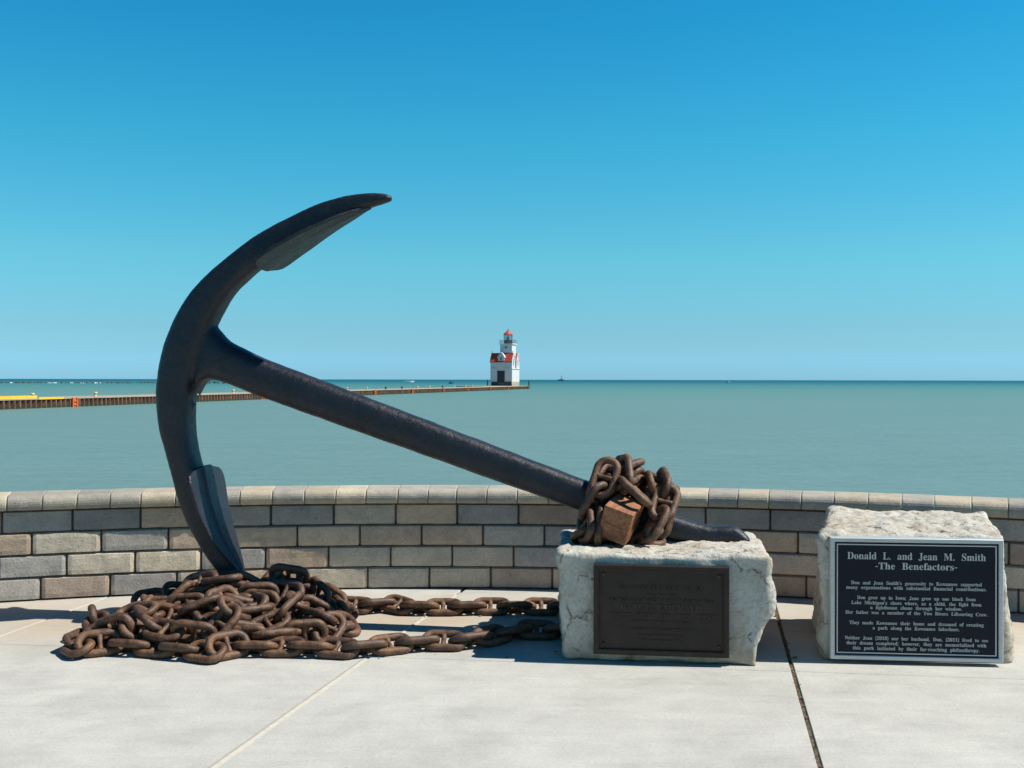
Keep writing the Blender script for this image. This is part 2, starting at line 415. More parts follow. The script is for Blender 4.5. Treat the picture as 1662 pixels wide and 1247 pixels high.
# leaf crumbs in the open joint and rust flakes under the chain
mb = MB()
def flake(x, y, z, s):
    a = rnd.uniform(0, 6.28); k = rnd.randint(4, 6)
    v = [(x + s*rnd.uniform(.6, 1.1)*math.cos(a+6.28*i/k), y + s*rnd.uniform(.4, .9)*math.sin(a+6.28*i/k), z + rnd.uniform(.0, s*.5)) for i in range(k)]
    v2 = [(p[0], p[1], p[2]+.002) for p in v]
    mb.add(v + v2, [tuple(reversed(range(k))), tuple(range(k, 2*k))] + [(i, (i+1) % k, k+(i+1) % k, k+i) for i in range(k)])
for i in range(120):
    d = K*rnd.choice([rnd.uniform(2.4, 4.8), rnd.uniform(3.9, 4.7)]); flake(jr(d)+rnd.gauss(0, .009), d, rnd.uniform(-.008, -.002), rnd.uniform(.003, .008))
for i in range(90):
    flake(rnd.uniform(-2.0, .2), K*rnd.uniform(3.7, 4.7), .001, rnd.uniform(.002, .008))
for px, py, s in ((492,1003,.014), (545,1011,.02), (780,1001,.01), (690,1003,.008), (1262,1000,.02), (1266,1010,.016), (1290,1068,.016)):
    q = P(px, py, 1680/(py-616.5)); flake(q.x, q.y, .001, s)
tag(mb.build('leaf_and_rust_crumbs', M['leaf']), 'brown leaf crumbs and rust flakes on the concrete', 'debris', kind='stuff')

mb = MB()
xs = [-45000, -9000, -1500, -250, -40, 0, 40, 250, 1500, 9000, 45000]; ys = [3, 5, 20, 80, 300, 1500, 8000, 50000]
v = [(x, y_, -1.1) for y_ in ys for x in xs]
mb.add(v, [(j*11+i, j*11+i+1, (j+1)*11+i+1, (j+1)*11+i) for j in range(7) for i in range(10)])
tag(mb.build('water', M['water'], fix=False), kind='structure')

# ------------------------------------------------------------------ curved block wall
wall = empty('block_wall', (CX, CY+RF, 0))
tag(wall, 'low curved garden wall of tumbled grey and brown concrete blocks with rounded coping', 'wall')
def wp(v): return (v[0]-CX, v[1]-CY-RF, v[2])
def block(mb, t0, t1, z0, z1, seed, col, nu=12, nv=6, rb=.0095):
    """one tumbled block: bowed, chipped front face, sides running back into the wall"""
    L = (t1-t0)*RF; H = z1-z0; v = []
    push = .004*noise.noise((seed*3.1, 1.7, 0)); sk = .004*noise.noise((seed*1.3, 9.7, 0))
    for j in range(nv+1):
        for i in range(nu+1):
            # rows crowded towards the edges
            a = .5-.5*math.cos(math.pi*i/nu); b_ = .5-.5*math.cos(math.pi*j/nv)
            x = a*L; z = b_*H
            de = min(x, L-x, z, H-z) ; dc = math.hypot(max(0, .02-min(x, L-x)), max(0, .02-min(z, H-z)))
            ch = rb*(1+.9*noise.noise((x*9+seed*7, z*9, seed)))
            ch = max(.003, ch + .020*max(0, noise.noise((x*6+seed*5, z*6+2, seed*2))-.25) + max(0, dc-.009)*1.6)
            rec = ch - math.sqrt(max(0, ch*ch - max(0, ch-de)**2)) if de < ch else 0
            r = RF + push + rec + sk*(a-.5) - .003*noise.noise((x*14+seed*3, z*14, 4)) - .0015*noise.noise((x*50+seed, z*50, 4))
            if de <= 1e-6: r = RF + push + max(.006, ch)
            v.append(wp(arc(r, t0 + x/RF, z0 + z)))
    W = nu+1
    f = [(j*W+i, j*W+i+1, (j+1)*W+i+1, (j+1)*W+i) for j in range(nv) for i in range(nu)]
    rim = [i for i in range(W)] + [j*W+nu for j in range(1, nv+1)] + [nv*W+i for i in range(nu-1, -1, -1)] + [j*W for j in range(nv-1, 0, -1)]
    b0 = len(v); m_ = len(rim)
    for q in rim:
        x, y_, z = v[q]; th = math.atan2(x, y_+RF); v.append(wp(arc(RF+.10, th, z)))
    f += [(rim[i], b0+i, b0+(i+1) % m_, rim[(i+1) % m_]) for i in range(m_)]
    mb.add(v, f, col)
TONES = [(t_[0]*1.87, t_[1]*1.70, t_[2]*1.51) for t_ in [(.24,.23,.21), (.27,.255,.225), (.195,.193,.19), (.28,.235,.195), (.21,.18,.16), (.185,.187,.19), (.30,.28,.24), (.25,.21,.175)]]
ROWW = [[2,1,3,1,2,4,1,1], [1,2,1,5,5,1,2,4], [4,4,2,1,1,2,5,1], [3,4,1,2,2,2,3,2]]
CH, BL = .1215, .352
mb = MB(); seed = 1
for row, pxj in enumerate((642, 684, 634, 597)):
    z1 = .488 - row*CH; z0 = z1 - CH + .0015
    th0 = math.asin(((pxj-831)/F*4.93*K - CX)/RF); st = BL/RF
    for k in range(-17, 18):
        c = rnd.choices(TONES, ROWW[row])[0]; q = rnd.uniform(.86, 1.14)
        c = tuple(x*q*(.92, 1.0, 1.06, 1.04)[row] for x in c)  # coping shade and sun put into the tones: top course darker, lower ones lighter
        block(mb, th0 + k*st + .0012/RF + rnd.uniform(0, .0015)/RF, th0 + (k+1)*st - .0012/RF - rnd.uniform(0, .0015)/RF, z0 + rnd.uniform(0, .0015), z1, seed, c)
        seed += 1
mb.build('block_courses', M['block'], wall, smooth=False)
mb = MB(); n = 60                                   # dark core seen in the open joints
a_ = [arc(RF+.03, -.95+1.9*i/n, 0) for i in range(n+1)]; b_ = [arc(RF+.24, -.95+1.9*i/n, 0) for i in range(n+1)]
v = [wp(p) for p in a_] + [wp((p[0], p[1], .489)) for p in a_] + [wp(p) for p in b_] + [wp((p[0], p[1], .489)) for p in b_]; m_ = n+1
f = [(i, i+1, m_+i+1, m_+i) for i in range(n)] + [(2*m_+i, 3*m_+i, 3*m_+i+1, 2*m_+i+1) for i in range(n)] + [(m_+i, m_+i+1, 3*m_+i+1, 3*m_+i) for i in range(n)]
f += [(0, m_, 3*m_, 2*m_), (n, 2*m_+n, 3*m_+n, m_+n)]
mb.add(v, f); mb.build('wall_core', M['joint_back'], wall)
# coping
CT = [(.47,.405,.30), (.42,.37,.28), (.31,.30,.275), (.36,.34,.29), (.28,.272,.25), (.48,.42,.315)]
prof = [(.02,.4925), (-.018,.4925), (-.030,.497), (-.038,.507), (-.043,.522), (-.0445,.540), (-.043,.557), (-.038,.573), (-.029,.586), (-.017,.595), (-.003,.600), (.03,.602), (.12,.603), (.22,.602), (.255,.600), (.268,.590), (.27,.55), (.262,.4925)]
prof = [(a, .4925+(b-.4925)*.73) for a, b in prof]
mb = MB(); th = math.asin(((587-831)/F*4.90*K - CX)/RF) - 30*.1725/RF
for k in range(70):
    w = .1725*rnd.uniform(.93, 1.07)/RF; t0, t1 = th + .0012/RF, th + w - .0012/RF; th += w
    c = rnd.choice(CT); q = rnd.uniform(.88, 1.1); c = tuple((x*.62+y_*.38)*q for x, y_ in zip(c, (.40,.35,.275))); sd = k*1.7
    off = .003*noise.noise((sd, 2, 2)); zo = .0022*noise.noise((sd, 5, 2)); nu = 9; v = []
    for i in range(nu+1):
        a = .5-.5*math.cos(math.pi*i/nu); e = min(a, 1-a)*.1725
        sh = .007*(1+.8*noise.noise((sd, i*.1, 8))) if True else 0
        dr = sh - math.sqrt(max(0, sh*sh - max(0, sh-e)**2)) if e < sh else 0
        for (pr, pz) in prof:
            bmp = .0022*noise.noise((a*2.2+sd*3, pr*16, pz*16)) + .004*max(0, noise.noise((a*3+sd, pr*22, pz*22+3))-.35)*(1 if pz > .5 else 0)
            ctr = Vector((.11, .533)); d_ = (ctr - Vector((pr, pz))); d_.normalize()
            v.append(wp(arc(RF + pr + off + d_.x*(dr+bmp), t0 + (t1-t0)*a, pz + (zo if pz > .495 else 0) + d_.y*(dr*.6+bmp))))
    m_ = len(prof)
    f = [(i*m_+j, (i+1)*m_+j, (i+1)*m_+(j+1) % m_, i*m_+(j+1) % m_) for i in range(nu) for j in range(m_)]
    f += [tuple(range(m_)), tuple(reversed([nu*m_+j for j in range(m_)]))]
    mb.add(v, f, c)
o = mb.build('coping', M['block'], wall, smooth=False)

# ------------------------------------------------------------------ rough limestone blocks
def boulder(name, corners, seed, parent, amp=.02, bulge=None, cuts=62, rounding=.055):
    """corners: fbl fbr bbr bbl ftl ftr btr btl in world space -> weathered, chipped block"""
    bm = bmesh.new(); bmesh.ops.create_cube(bm, size=2)
    bmesh.ops.subdivide_edges(bm, edges=bm.edges[:], cuts=cuts, use_grid_fill=True)
    C = [Vector(c) for c in corners]
    ex, ey, ez = (C[1]-C[0]).length, (C[3]-C[0]).length, (C[4]-C[0]).length
    for v in bm.verts:
        u = v.co.copy(); q = Vector((u.x*ex/2, u.y*ey/2, u.z*ez/2))
        k = rounding*min(ex, ey, ez)*(.55+.9*abs(noise.noise(q*5+Vector((seed, 0, 0)))))
        k = max(.008, min(k, .4*min(ex, ey, ez)/2))
        lim = Vector((ex/2-k, ey/2-k, ez/2-k)); cl = Vector([max(-l, min(l, a)) for a, l in zip(q, lim)])
        d = q-cl
        if d.length > 1e-9: q = cl + d.normalized()*k if sum(abs(a) > 1e-7 for a in d) > 1 else q
        u = Vector((q.x/ex*2, q.y/ey*2, q.z/ez*2))
        a, b, c = (u.x+1)/2, (u.y+1)/2, (u.z+1)/2
        bot = C[0]*(1-a)*(1-b) + C[1]*a*(1-b) + C[2]*a*b + C[3]*(1-a)*b
        top = C[4]*(1-a)*(1-b) + C[5]*a*(1-b) + C[6]*a*b + C[7]*(1-a)*b
        v.co = bot*(1-c) + top*c
    bm.normal_update()
    nor = {v: v.normal.copy() for v in bm.verts}
    for v in bm.verts:
        p = v.co; n_ = nor[v]
        front = max(0.0, -n_.y) ; A = amp*(1-.80*front)
        s_ = Vector((seed*3.7, seed, 0))
        dsp = A*(noise.fractal(p*3.2+s_, 1.0, 2.0, 3)*.6 + .22*noise.fractal(p*13+s_, .9, 2.1, 4))
        rid = 1-abs(noise.noise(Vector((p.x*5, p.y*5, p.z*11))+s_))
        dsp -= A*.75*max(0, rid-.86)*5*.5
        edge = max(0.0, noise.noise(p*7+s_)-.05)*max(0.0, 1-2.2*abs(max(abs(n_.x), abs(n_.y), abs(n_.z))-.72))
        dsp -= .030*edge + A*.16*(1-.3*front)*abs(noise.noise(p*34+s_)) + A*.10*noise.noise(p*70+s_)
        vd = noise.voronoi(Vector((p.x*7.5, p.y*7.5, p.z*9))+s_*2)[0]
        dsp += A*.7*(min(vd[0], .6)-.35)*(1-.4*front)
        vd = noise.voronoi(Vector((p.x*19, p.y*19, p.z*24))+s_)[0]
        dsp += A*.40*(min(vd[0], .6)-.3)
        up = max(0.0, n_.z)
        dsp += up*A*.3*noise.fractal(p*22+s_, 1.0, 2.0, 3)
        side = max(0.0, abs(n_.x))
        dsp += side*A*.5*noise.noise(Vector((p.x*3, p.y*14, p.z*16))+s_)
        if bulge: dsp += bulge(p, n_)
        v.co = p + n_*dsp
        if v.co.z < .004: v.co.z = .004*rnd.random()
    me = bpy.data.meshes.new(name); bm.to_mesh(me); bm.free()
    return link_obj(name, me, M['stone'], parent, True)

# ------------------------------------------------------------------ raised lettering from stored letter outlines
GLYPHS = r'''{"'":[0.151,[57,306,44,480,107,480,94,306]],"(":[0.201,[126,-106,95,-65,70,-20,51,28,27,184,51,342,70,391,95,437,126,480,181,480,110,340,87,185,110,32,181,-106]],")":[0.201,[21,-106,91,32,115,185,91,340,20,480,76,480,107,437,132,391,151,342,175,184,151,28,132,-20,107,-65,76,-106]],",":[0.18,[28,-87,47,-3,61,78,124,78,129,71,104,-8,71,-87]],"-":[0.216,[27,154,27,206,189,206,189,154]],".":[0.18,[89,-9,60,1,51,15,48,36,51,57,60,71,89,81,119,71,129,57,132,36,129,15,119,1]],"0":[0.375,[188,-7,133,1,91,24,60,61,39,111,23,241,39,371,60,420,91,456,133,479,189,486,242,479,283,456,314,419,336,370,353,240,336,110,314,61,283,24,241,1],[188,37,219,50,237,91,248,240,237,390,219,429,189,443,157,429,139,390,127,240,139,91,157,50]],"1":[0.375,[65,0,65,36,120,36,135,38,146,45,154,79,154,416,108,365,87,351,67,346,52,349,40,359,31,375,28,396,74,412,132,447,179,482,254,482,254,79,261,47,271,38,288,36,343,36,343,0]],"2":[0.375,[24,0,24,69,123,171,187,245,218,307,226,371,223,405,212,427,196,441,174,445,145,438,126,416,112,329,77,333,50,344,32,365,26,396,30,419,43,441,92,474,174,486,240,479,288,456,318,421,328,375,319,329,291,281,238,220,154,138,87,74,244,74,263,77,279,86,300,120,305,141,345,141,341,0]],"8":[0.375,[183,-7,132,-2,91,11,60,31,38,57,25,88,20,122,27,162,47,193,119,242,57,296,41,327,36,364,50,423,70,449,99,469,140,482,191,486,254,478,299,453,325,415,334,369,328,333,310,305,244,260,296,230,330,199,349,166,355,127,344,71,310,29,276,9,234,-3],[203,283,239,317,250,370,243,407,222,436,206,444,187,447,163,442,145,426,134,402,130,372,135,341,149,318],[187,32,218,37,241,55,257,82,262,116,256,146,239,170,164,216,126,178,115,152,111,120,116,84,132,56,156,38]],";":[0.18,[88,278,59,289,50,303,47,324,50,345,59,359,88,369,118,359,127,345,130,324,127,303,118,289],[21,-87,34,-32,46,26,55,78,118,78,123,71,98,-8,65,-87]],"A":[0.437,[-9,0,-9,18,9,21,24,30,49,75,206,466,224,465,384,87,411,34,425,22,443,18,443,0,229,0,229,18,270,25,283,46,273,81,253,132,103,132,79,71,76,59,75,48,87,26,124,18,128,18,128,0],[113,161,242,161,177,319]],"B":[0.443,[16,0,16,17,45,22,62,32,72,51,75,82,75,369,69,412,62,425,51,433,15,439,15,455,220,455,318,444,377,409,396,351,384,302,348,268,287,247,360,223,404,185,418,132,407,76,371,35,335,15,291,4,238,0],[182,252,188,252,234,257,263,272,279,301,285,345,281,385,269,412,248,428,216,434,198,432,188,425,182,391],[222,24,259,30,283,49,296,81,301,128,295,176,277,208,245,225,197,231,182,231,182,65,190,33,202,26]],"C":[0.468,[257,-11,213,-7,174,3,137,20,91,56,56,104,39,142,29,184,26,228,30,273,39,314,56,351,92,399,139,435,176,452,216,462,259,465,367,440,388,435,408,443,419,465,437,465,437,308,420,308,392,364,356,407,313,434,265,443,198,419,157,347,144,226,159,114,203,46,278,24,318,29,358,45,428,106,447,89,395,33,332,0]],"D":[0.496,[20,0,20,17,47,21,63,30,71,46,74,75,74,374,71,407,61,426,43,435,15,439,15,455,222,455,296,449,357,429,405,396,440,351,461,295,468,228,441,101,362,25,228,0],[222,24,279,37,319,75,337,115,347,166,351,229,336,342,294,410,223,433,202,431,190,423,182,385,182,72,190,34,202,27]],"E":[0.442,[14,0,14,17,44,20,62,30,72,48,75,78,75,369,72,405,62,425,44,435,16,439,16,455,399,455,399,320,383,320,369,373,340,406,295,424,232,430,200,428,191,424,186,417,183,388,183,246,193,246,232,252,259,269,277,300,288,345,304,345,304,118,287,118,273,181,259,201,241,213,185,222,183,222,183,67,185,47,192,35,230,28,313,39,371,75,411,143,430,143,402,0]],"F":[0.404,[15,0,15,17,45,23,62,34,72,53,75,84,75,375,71,405,61,423,43,433,14,439,14,455,394,455,394,320,377,320,355,385,336,406,310,420,230,431,200,429,186,421,182,398,182,247,190,247,229,253,256,270,274,301,284,347,302,347,302,118,285,118,274,168,257,200,229,218,189,224,182,224,182,81,188,43,196,31,210,24,257,17,257,0]],"G":[0.508,[268,-10,222,-7,179,3,141,19,93,55,57,103,41,141,31,183,28,229,31,274,41,315,57,352,93,399,139,435,176,452,215,462,257,465,369,441,388,436,406,443,419,465,437,465,437,308,420,308,382,379,329,426,299,439,267,443,200,419,159,347,146,228,150,163,161,110,180,67,221,26,275,13,308,16,328,27,339,45,343,71,343,128,339,154,329,170,309,179,275,182,275,198,500,198,500,182,473,179,457,171,449,155,446,128,446,29,387,7,328,-6]],"H":[0.523,[15,0,15,17,45,22,62,32,72,50,75,81,75,379,71,406,62,424,44,434,16,439,16,455,242,455,242,439,204,432,193,425,187,415,182,379,182,251,342,251,342,379,337,415,331,425,320,432,282,439,282,455,507,455,507,439,478,434,461,424,452,407,449,379,449,81,452,52,461,33,478,22,507,17,507,0,282,0,282,17,311,21,329,31,339,49,342,81,342,221,182,221,182,81,185,50,194,32,212,22,242,17,242,0]],"I":[0.261,[13,0,13,17,61,32,72,49,75,75,75,387,72,412,63,427,13,439,13,455,244,455,244,439,196,427,186,412,183,387,183,77,187,44,206,26,246,17,246,0]],"J":[0.33,[109,-65,51,-54,11,-22,0,-1,-3,23,0,44,11,61,26,71,44,75,64,71,79,62,89,47,93,28,85,-1,77,-19,84,-35,105,-40,126,-36,139,-25,148,21,148,367,142,409,135,422,122,430,79,439,79,455,314,455,314,439,277,431,266,423,260,411,255,367,255,89,239,3,190,-48]],"K":[0.51,[16,0,16,17,45,22,63,32,72,50,75,81,75,379,72,406,63,424,45,434,17,439,17,455,242,455,242,439,205,432,194,425,187,415,183,379,183,234,321,373,342,398,349,418,334,434,291,439,291,455,486,455,486,439,477,439,436,430,392,404,345,361,271,285,463,46,487,25,519,17,519,0,281,0,281,17,306,18,322,21,331,27,334,34,316,66,199,214,183,198,183,81,186,50,195,32,213,22,242,17,242,0]],"L":[0.426,[15,0,15,17,45,22,62,32,72,50,75,81,75,379,71,407,62,425,44,434,16,439,16,455,250,455,250,439,208,434,196,427,188,416,182,379,182,83,185,47,191,37,200,31,234,28,315,40,345,56,370,80,409,154,427,154,402,0]],"M":[0.634,[14,0,14,17,43,22,61,32,72,50,75,79,75,382,71,416,53,432,15,439,15,455,185,455,317,142,449,455,617,455,617,439,590,433,573,423,563,405,560,378,560,85,565,43,571,31,582,23,617,17,617,0,396,0,396,17,433,25,443,32,450,44,455,83,455,399,288,0,270,0,105,389,105,80,109,48,120,30,139,20,169,17,169,0]],"N":[0.494,[403,-11,107,350,107,79,110,49,119,31,136,21,167,17,167,0,18,0,18,17,54,23,65,30,71,41,76,79,76,388,36,433,18,439,18,455,156,455,391,169,391,377,386,414,379,425,369,431,331,439,331,455,480,455,480,439,450,434,433,425,425,407,422,377,422,-11]],"O":[0.525,[261,-11,169,7,94,58,45,134,28,228,45,321,95,397,170,448,265,466,357,448,431,399,481,323,498,228,481,134,430,58,355,7],[265,12,328,36,367,108,379,228,376,293,365,346,348,389,310,430,260,443,196,419,158,347,145,228,149,163,159,109,177,67,215,26]],"P":[0.418,[15,0,15,17,45,22,62,32,72,50,75,81,75,379,71,406,62,424,44,434,16,439,16,455,214,455,336,440,366,422,390,398,404,367,409,332,398,280,367,240,334,221,292,209,242,206,182,206,182,81,185,50,194,32,212,22,242,17,242,0],[182,230,201,230,244,235,272,253,287,283,292,329,288,375,275,406,252,425,216,431,189,424,182,398]],"R":[0.473,[15,0,15,17,45,22,62,32,72,50,75,81,75,379,71,406,62,424,44,434,16,439,16,455,217,455,278,452,329,442,367,426,405,388,417,334,406,285,372,248,315,224,432,50,452,26,478,17,480,17,480,0,338,0,201,212,182,212,182,81,185,50,194,32,212,22,242,17,242,0],[182,234,203,234,249,240,280,258,298,290,304,336,295,389,268,421,224,431,202,429,190,422,182,385]],"S":[0.39,[43,-11,43,158,62,158,83,94,111,50,149,24,197,15,231,20,257,36,273,60,279,89,265,129,225,160,163,191,112,221,77,253,56,289,50,332,54,370,67,403,88,429,115,449,148,462,185,466,229,461,282,448,291,446,300,445,313,450,320,466,339,466,339,319,322,319,293,385,248,429,194,445,163,440,140,426,125,406,120,380,124,356,137,336,189,303,253,273,317,233,350,188,359,133,354,93,339,58,314,29,281,8,192,-10,158,-8,126,1,98,9,85,12,69,7,61,-11]],"T":[0.423,[92,0,92,17,123,21,142,31,152,50,156,81,156,433,149,433,102,426,65,403,41,367,29,318,11,318,11,455,410,455,410,317,394,317,375,382,333,420,269,433,263,433,263,81,267,49,276,30,296,21,328,17,328,0]],"W":[0.611,[171,-11,32,393,15,427,3,435,-15,439,-15,455,181,455,181,439,150,432,143,423,140,410,148,373,223,153,301,353,286,399,267,429,229,439,229,455,439,455,439,439,404,432,393,412,399,386,474,166,541,369,549,406,546,421,538,430,503,439,503,455,624,455,624,439,607,433,594,421,575,379,446,-11,428,-11,316,309,190,-11]],"a":[0.344,[255,-10,216,1,200,35,151,2,95,-9,64,-4,40,11,25,34,20,63,31,104,63,136,199,190,199,241,196,266,187,282,171,292,148,296,115,290,104,274,113,257,123,231,120,215,110,202,77,191,59,194,45,203,36,218,33,236,37,259,49,278,95,308,162,318,223,312,263,292,285,259,293,210,293,62,295,40,298,36,304,34,320,42,329,28,294,-1],[151,34,174,41,199,63,199,169,138,139,118,84,126,46]],"b":[0.361,[43,-11,43,388,37,428,26,436,8,439,8,455,138,455,138,279,175,308,221,318,254,313,284,299,308,276,326,245,342,166,337,118,323,75,300,40,270,13,233,-4,192,-10,148,-1,105,28,53,-11],[183,14,213,23,232,49,245,160,231,251,212,273,184,280,155,270,138,242,138,69,149,28]],"c":[0.293,[156,-10,119,-5,87,11,59,35,38,68,24,106,19,150,25,196,40,237,64,271,96,297,133,313,175,319,218,314,250,298,271,275,277,245,275,228,266,215,253,207,236,204,206,216,196,251,197,261,197,271,190,290,169,297,138,285,118,248,112,187,118,123,137,76,166,48,204,38,239,47,271,72,285,60,248,21,205,-2]],"d":[0.37,[140,-10,107,-5,78,10,53,35,35,66,19,147,36,237,55,272,81,297,112,313,146,318,189,309,223,280,223,401,220,419,212,430,176,439,176,455,319,455,319,75,325,41,335,32,353,28,353,11,223,-10,223,39,188,2],[171,28,202,41,223,76,223,242,217,257,206,270,174,281,147,273,130,250,118,153,130,58,146,36]],"e":[0.301,[154,-10,117,-5,85,10,58,35,37,69,19,157,24,201,38,240,59,273,87,298,120,313,157,318,209,309,249,280,274,234,283,173,283,166,117,166,127,97,154,56,199,42,237,53,270,86,285,73,248,27,205,-1],[116,192,201,192,201,215,193,277,181,292,161,297,127,274,116,203]],"f":[0.214,[15,0,15,16,40,22,50,35,52,73,52,277,16,277,16,310,52,310,52,353,60,400,85,436,123,457,174,465,212,460,240,446,257,425,263,400,260,381,252,367,239,358,224,355,195,365,187,376,185,391,193,420,196,426,197,433,193,441,180,443,163,440,153,430,148,390,148,310,203,310,203,277,148,277,148,65,150,40,158,26,173,18,199,16,199,0]],"g":[0.327,[146,-140,89,-136,48,-122,22,-100,14,-75,28,-46,69,-26,35,-1,24,30,28,54,42,74,102,110,58,135,31,169,22,212,27,242,40,268,88,305,157,318,233,304,317,304,317,268,268,268,286,237,291,203,288,176,276,151,234,116,172,103,157,103,142,104,112,94,104,84,101,71,111,55,141,49,175,49,259,40,285,29,303,13,312,-9,316,-37,305,-80,272,-113,239,-128,197,-137],[157,124,178,130,190,146,199,211,190,276,178,292,157,297,137,292,124,276,114,211,124,146,137,130],[161,-116,238,-104,263,-66,260,-51,249,-41,205,-34,97,-34,79,-52,73,-73,79,-89,95,-103,122,-113]],"h":[0.381,[18,0,18,16,35,19,45,26,52,56,52,399,46,429,36,437,19,440,19,455,148,455,148,267,190,305,243,318,292,306,321,271,330,212,330,56,337,26,347,19,363,16,363,0,202,0,202,16,207,16,228,26,235,56,235,217,229,258,219,268,203,271,173,262,148,235,148,56,154,26,164,19,180,16,180,0]],"i":[0.198,[101,362,81,366,65,376,54,393,50,412,54,432,65,449,81,460,101,463,120,460,137,449,147,432,151,412,147,393,136,376,120,366],[18,0,18,16,45,26,52,56,52,252,47,285,37,291,20,293,21,310,148,310,148,56,154,26,164,19,180,16,180,0]],"k":[0.359,[17,0,17,16,35,19,45,26,52,56,52,398,47,429,38,436,20,439,21,455,148,455,148,169,227,248,240,264,244,278,235,290,209,293,206,293,206,310,345,310,345,293,308,284,275,260,222,209,346,34,360,21,376,16,376,0,211,0,211,16,217,16,234,20,239,32,232,49,163,147,148,134,148,56,154,26,164,19,180,16,180,0]],"l":[0.199,[18,0,18,16,45,26,52,56,52,398,47,429,38,436,20,439,20,455,148,455,148,56,154,26,164,19,180,16,180,0]],"m":[0.554,[18,0,18,16,35,19,45,26,52,56,52,253,46,284,36,291,19,294,19,310,146,310,146,265,188,305,237,318,292,304,320,261,364,304,418,318,465,306,494,271,504,212,504,56,510,26,520,19,536,16,536,0,377,0,377,16,393,19,403,26,410,56,410,217,404,258,394,268,377,271,349,263,324,237,324,56,331,26,340,19,356,16,356,0,199,0,199,16,215,19,225,26,232,56,232,217,226,258,216,268,199,271,170,262,146,235,146,56,152,27,162,19,177,16,177,0]],"n":[0.381,[18,0,18,16,35,19,45,26,52,56,52,253,46,284,36,291,19,294,19,310,148,310,148,267,190,306,243,318,292,306,321,271,330,212,330,56,337,26,347,19,363,16,363,0,202,0,202,16,207,16,228,26,235,56,235,217,229,258,219,268,203,271,173,262,148,235,148,56,154,26,164,19,180,16,180,0]],"o":[0.336,[169,-10,127,-5,90,11,60,37,38,70,24,110,19,154,24,199,38,239,60,272,90,297,127,313,168,318,209,313,245,298,275,273,298,240,312,200,317,154,312,108,298,69,275,36,245,11,210,-5],[169,11,193,18,209,39,217,81,220,154,208,271,192,292,169,299,144,292,128,271,117,154,120,82,128,39,144,18]],"p":[0.371,[17,-139,17,-124,40,-117,50,-101,52,-64,52,243,46,283,37,291,19,295,19,310,143,310,143,263,180,305,230,319,264,314,293,298,317,274,335,241,350,160,334,72,316,38,291,12,261,-5,227,-10,183,1,148,32,148,-58,152,-99,158,-110,167,-118,197,-123,197,-139],[195,28,222,36,239,59,253,154,241,248,225,270,199,278,171,267,148,235,148,69,167,38]],"r":[0.287,[18,0,18,16,45,26,52,56,52,252,46,285,37,291,20,293,21,310,146,310,146,252,187,301,210,314,233,318,258,315,275,304,286,287,289,266,287,248,278,234,265,225,248,222,222,231,207,250,199,257,189,260,175,255,162,241,152,220,149,192,149,56,152,37,159,25,197,16,197,0]],"s":[0.288,[151,-10,87,6,73,9,60,4,51,-9,36,-9,36,105,53,105,66,68,87,39,112,21,140,15,162,18,179,27,189,40,192,58,183,84,156,105,107,130,54,169,41,193,37,220,44,259,65,291,98,312,141,319,166,316,199,308,206,306,213,305,223,308,230,319,244,319,244,222,228,222,215,254,196,277,174,291,149,296,130,294,116,286,108,274,105,259,107,244,115,232,146,212,191,189,241,151,253,127,257,95,250,51,228,18,194,-3]],"t":[0.228,[124,-9,89,-4,66,10,53,36,48,71,48,279,20,279,20,300,88,369,129,424,144,424,144,310,208,310,208,279,144,279,144,82,149,51,157,43,168,40,189,49,206,75,222,66,198,24,165,-1]],"u":[0.375,[131,-10,91,-3,65,17,51,51,46,97,46,248,39,282,29,291,11,294,11,310,142,310,142,74,151,46,162,38,177,36,205,43,228,66,228,248,221,283,209,291,189,294,189,310,324,310,324,70,331,39,360,30,360,13,228,-10,228,40,186,3]],"v":[0.306,[142,-10,38,248,22,281,12,290,-3,293,-3,310,164,310,164,294,156,294,136,290,129,276,130,268,185,122,236,253,241,272,232,289,203,294,203,310,305,310,305,295,289,289,278,279,260,243,160,-10]],"w":[0.435,[122,-10,17,265,6,284,-11,293,-11,310,138,310,138,293,120,289,114,276,116,266,120,253,167,127,211,235,201,266,190,288,168,295,168,310,323,310,323,293,302,288,296,276,296,269,298,262,336,141,382,256,387,275,385,283,380,289,356,295,356,310,445,310,445,295,433,292,425,284,412,258,304,-10,289,-10,223,197,140,-10]],"y":[0.3,[52,-140,29,-137,10,-125,-3,-107,-7,-84,5,-53,18,-43,36,-40,64,-49,72,-61,75,-76,74,-81,74,-87,77,-96,86,-99,99,-92,114,-74,129,-44,140,-5,36,251,25,275,15,287,-3,293,-5,293,-5,310,162,310,162,293,136,289,130,284,128,275,130,267,133,257,185,119,230,241,236,260,238,274,236,284,229,289,203,293,203,310,300,310,300,293,287,290,277,281,259,242,162,-24,129,-96,95,-131]],"z":[0.293,[13,0,13,14,168,287,128,287,96,283,72,272,55,250,44,216,26,216,32,310,275,310,275,291,126,25,152,25,194,30,223,44,244,69,260,107,276,107,268,0]]}'''
GL = json.loads(GLYPHS)
def text_width(s, k=1.0, sp=.0): return sum((GL[c][0] if c in GL else .32*k) + sp for c in s)
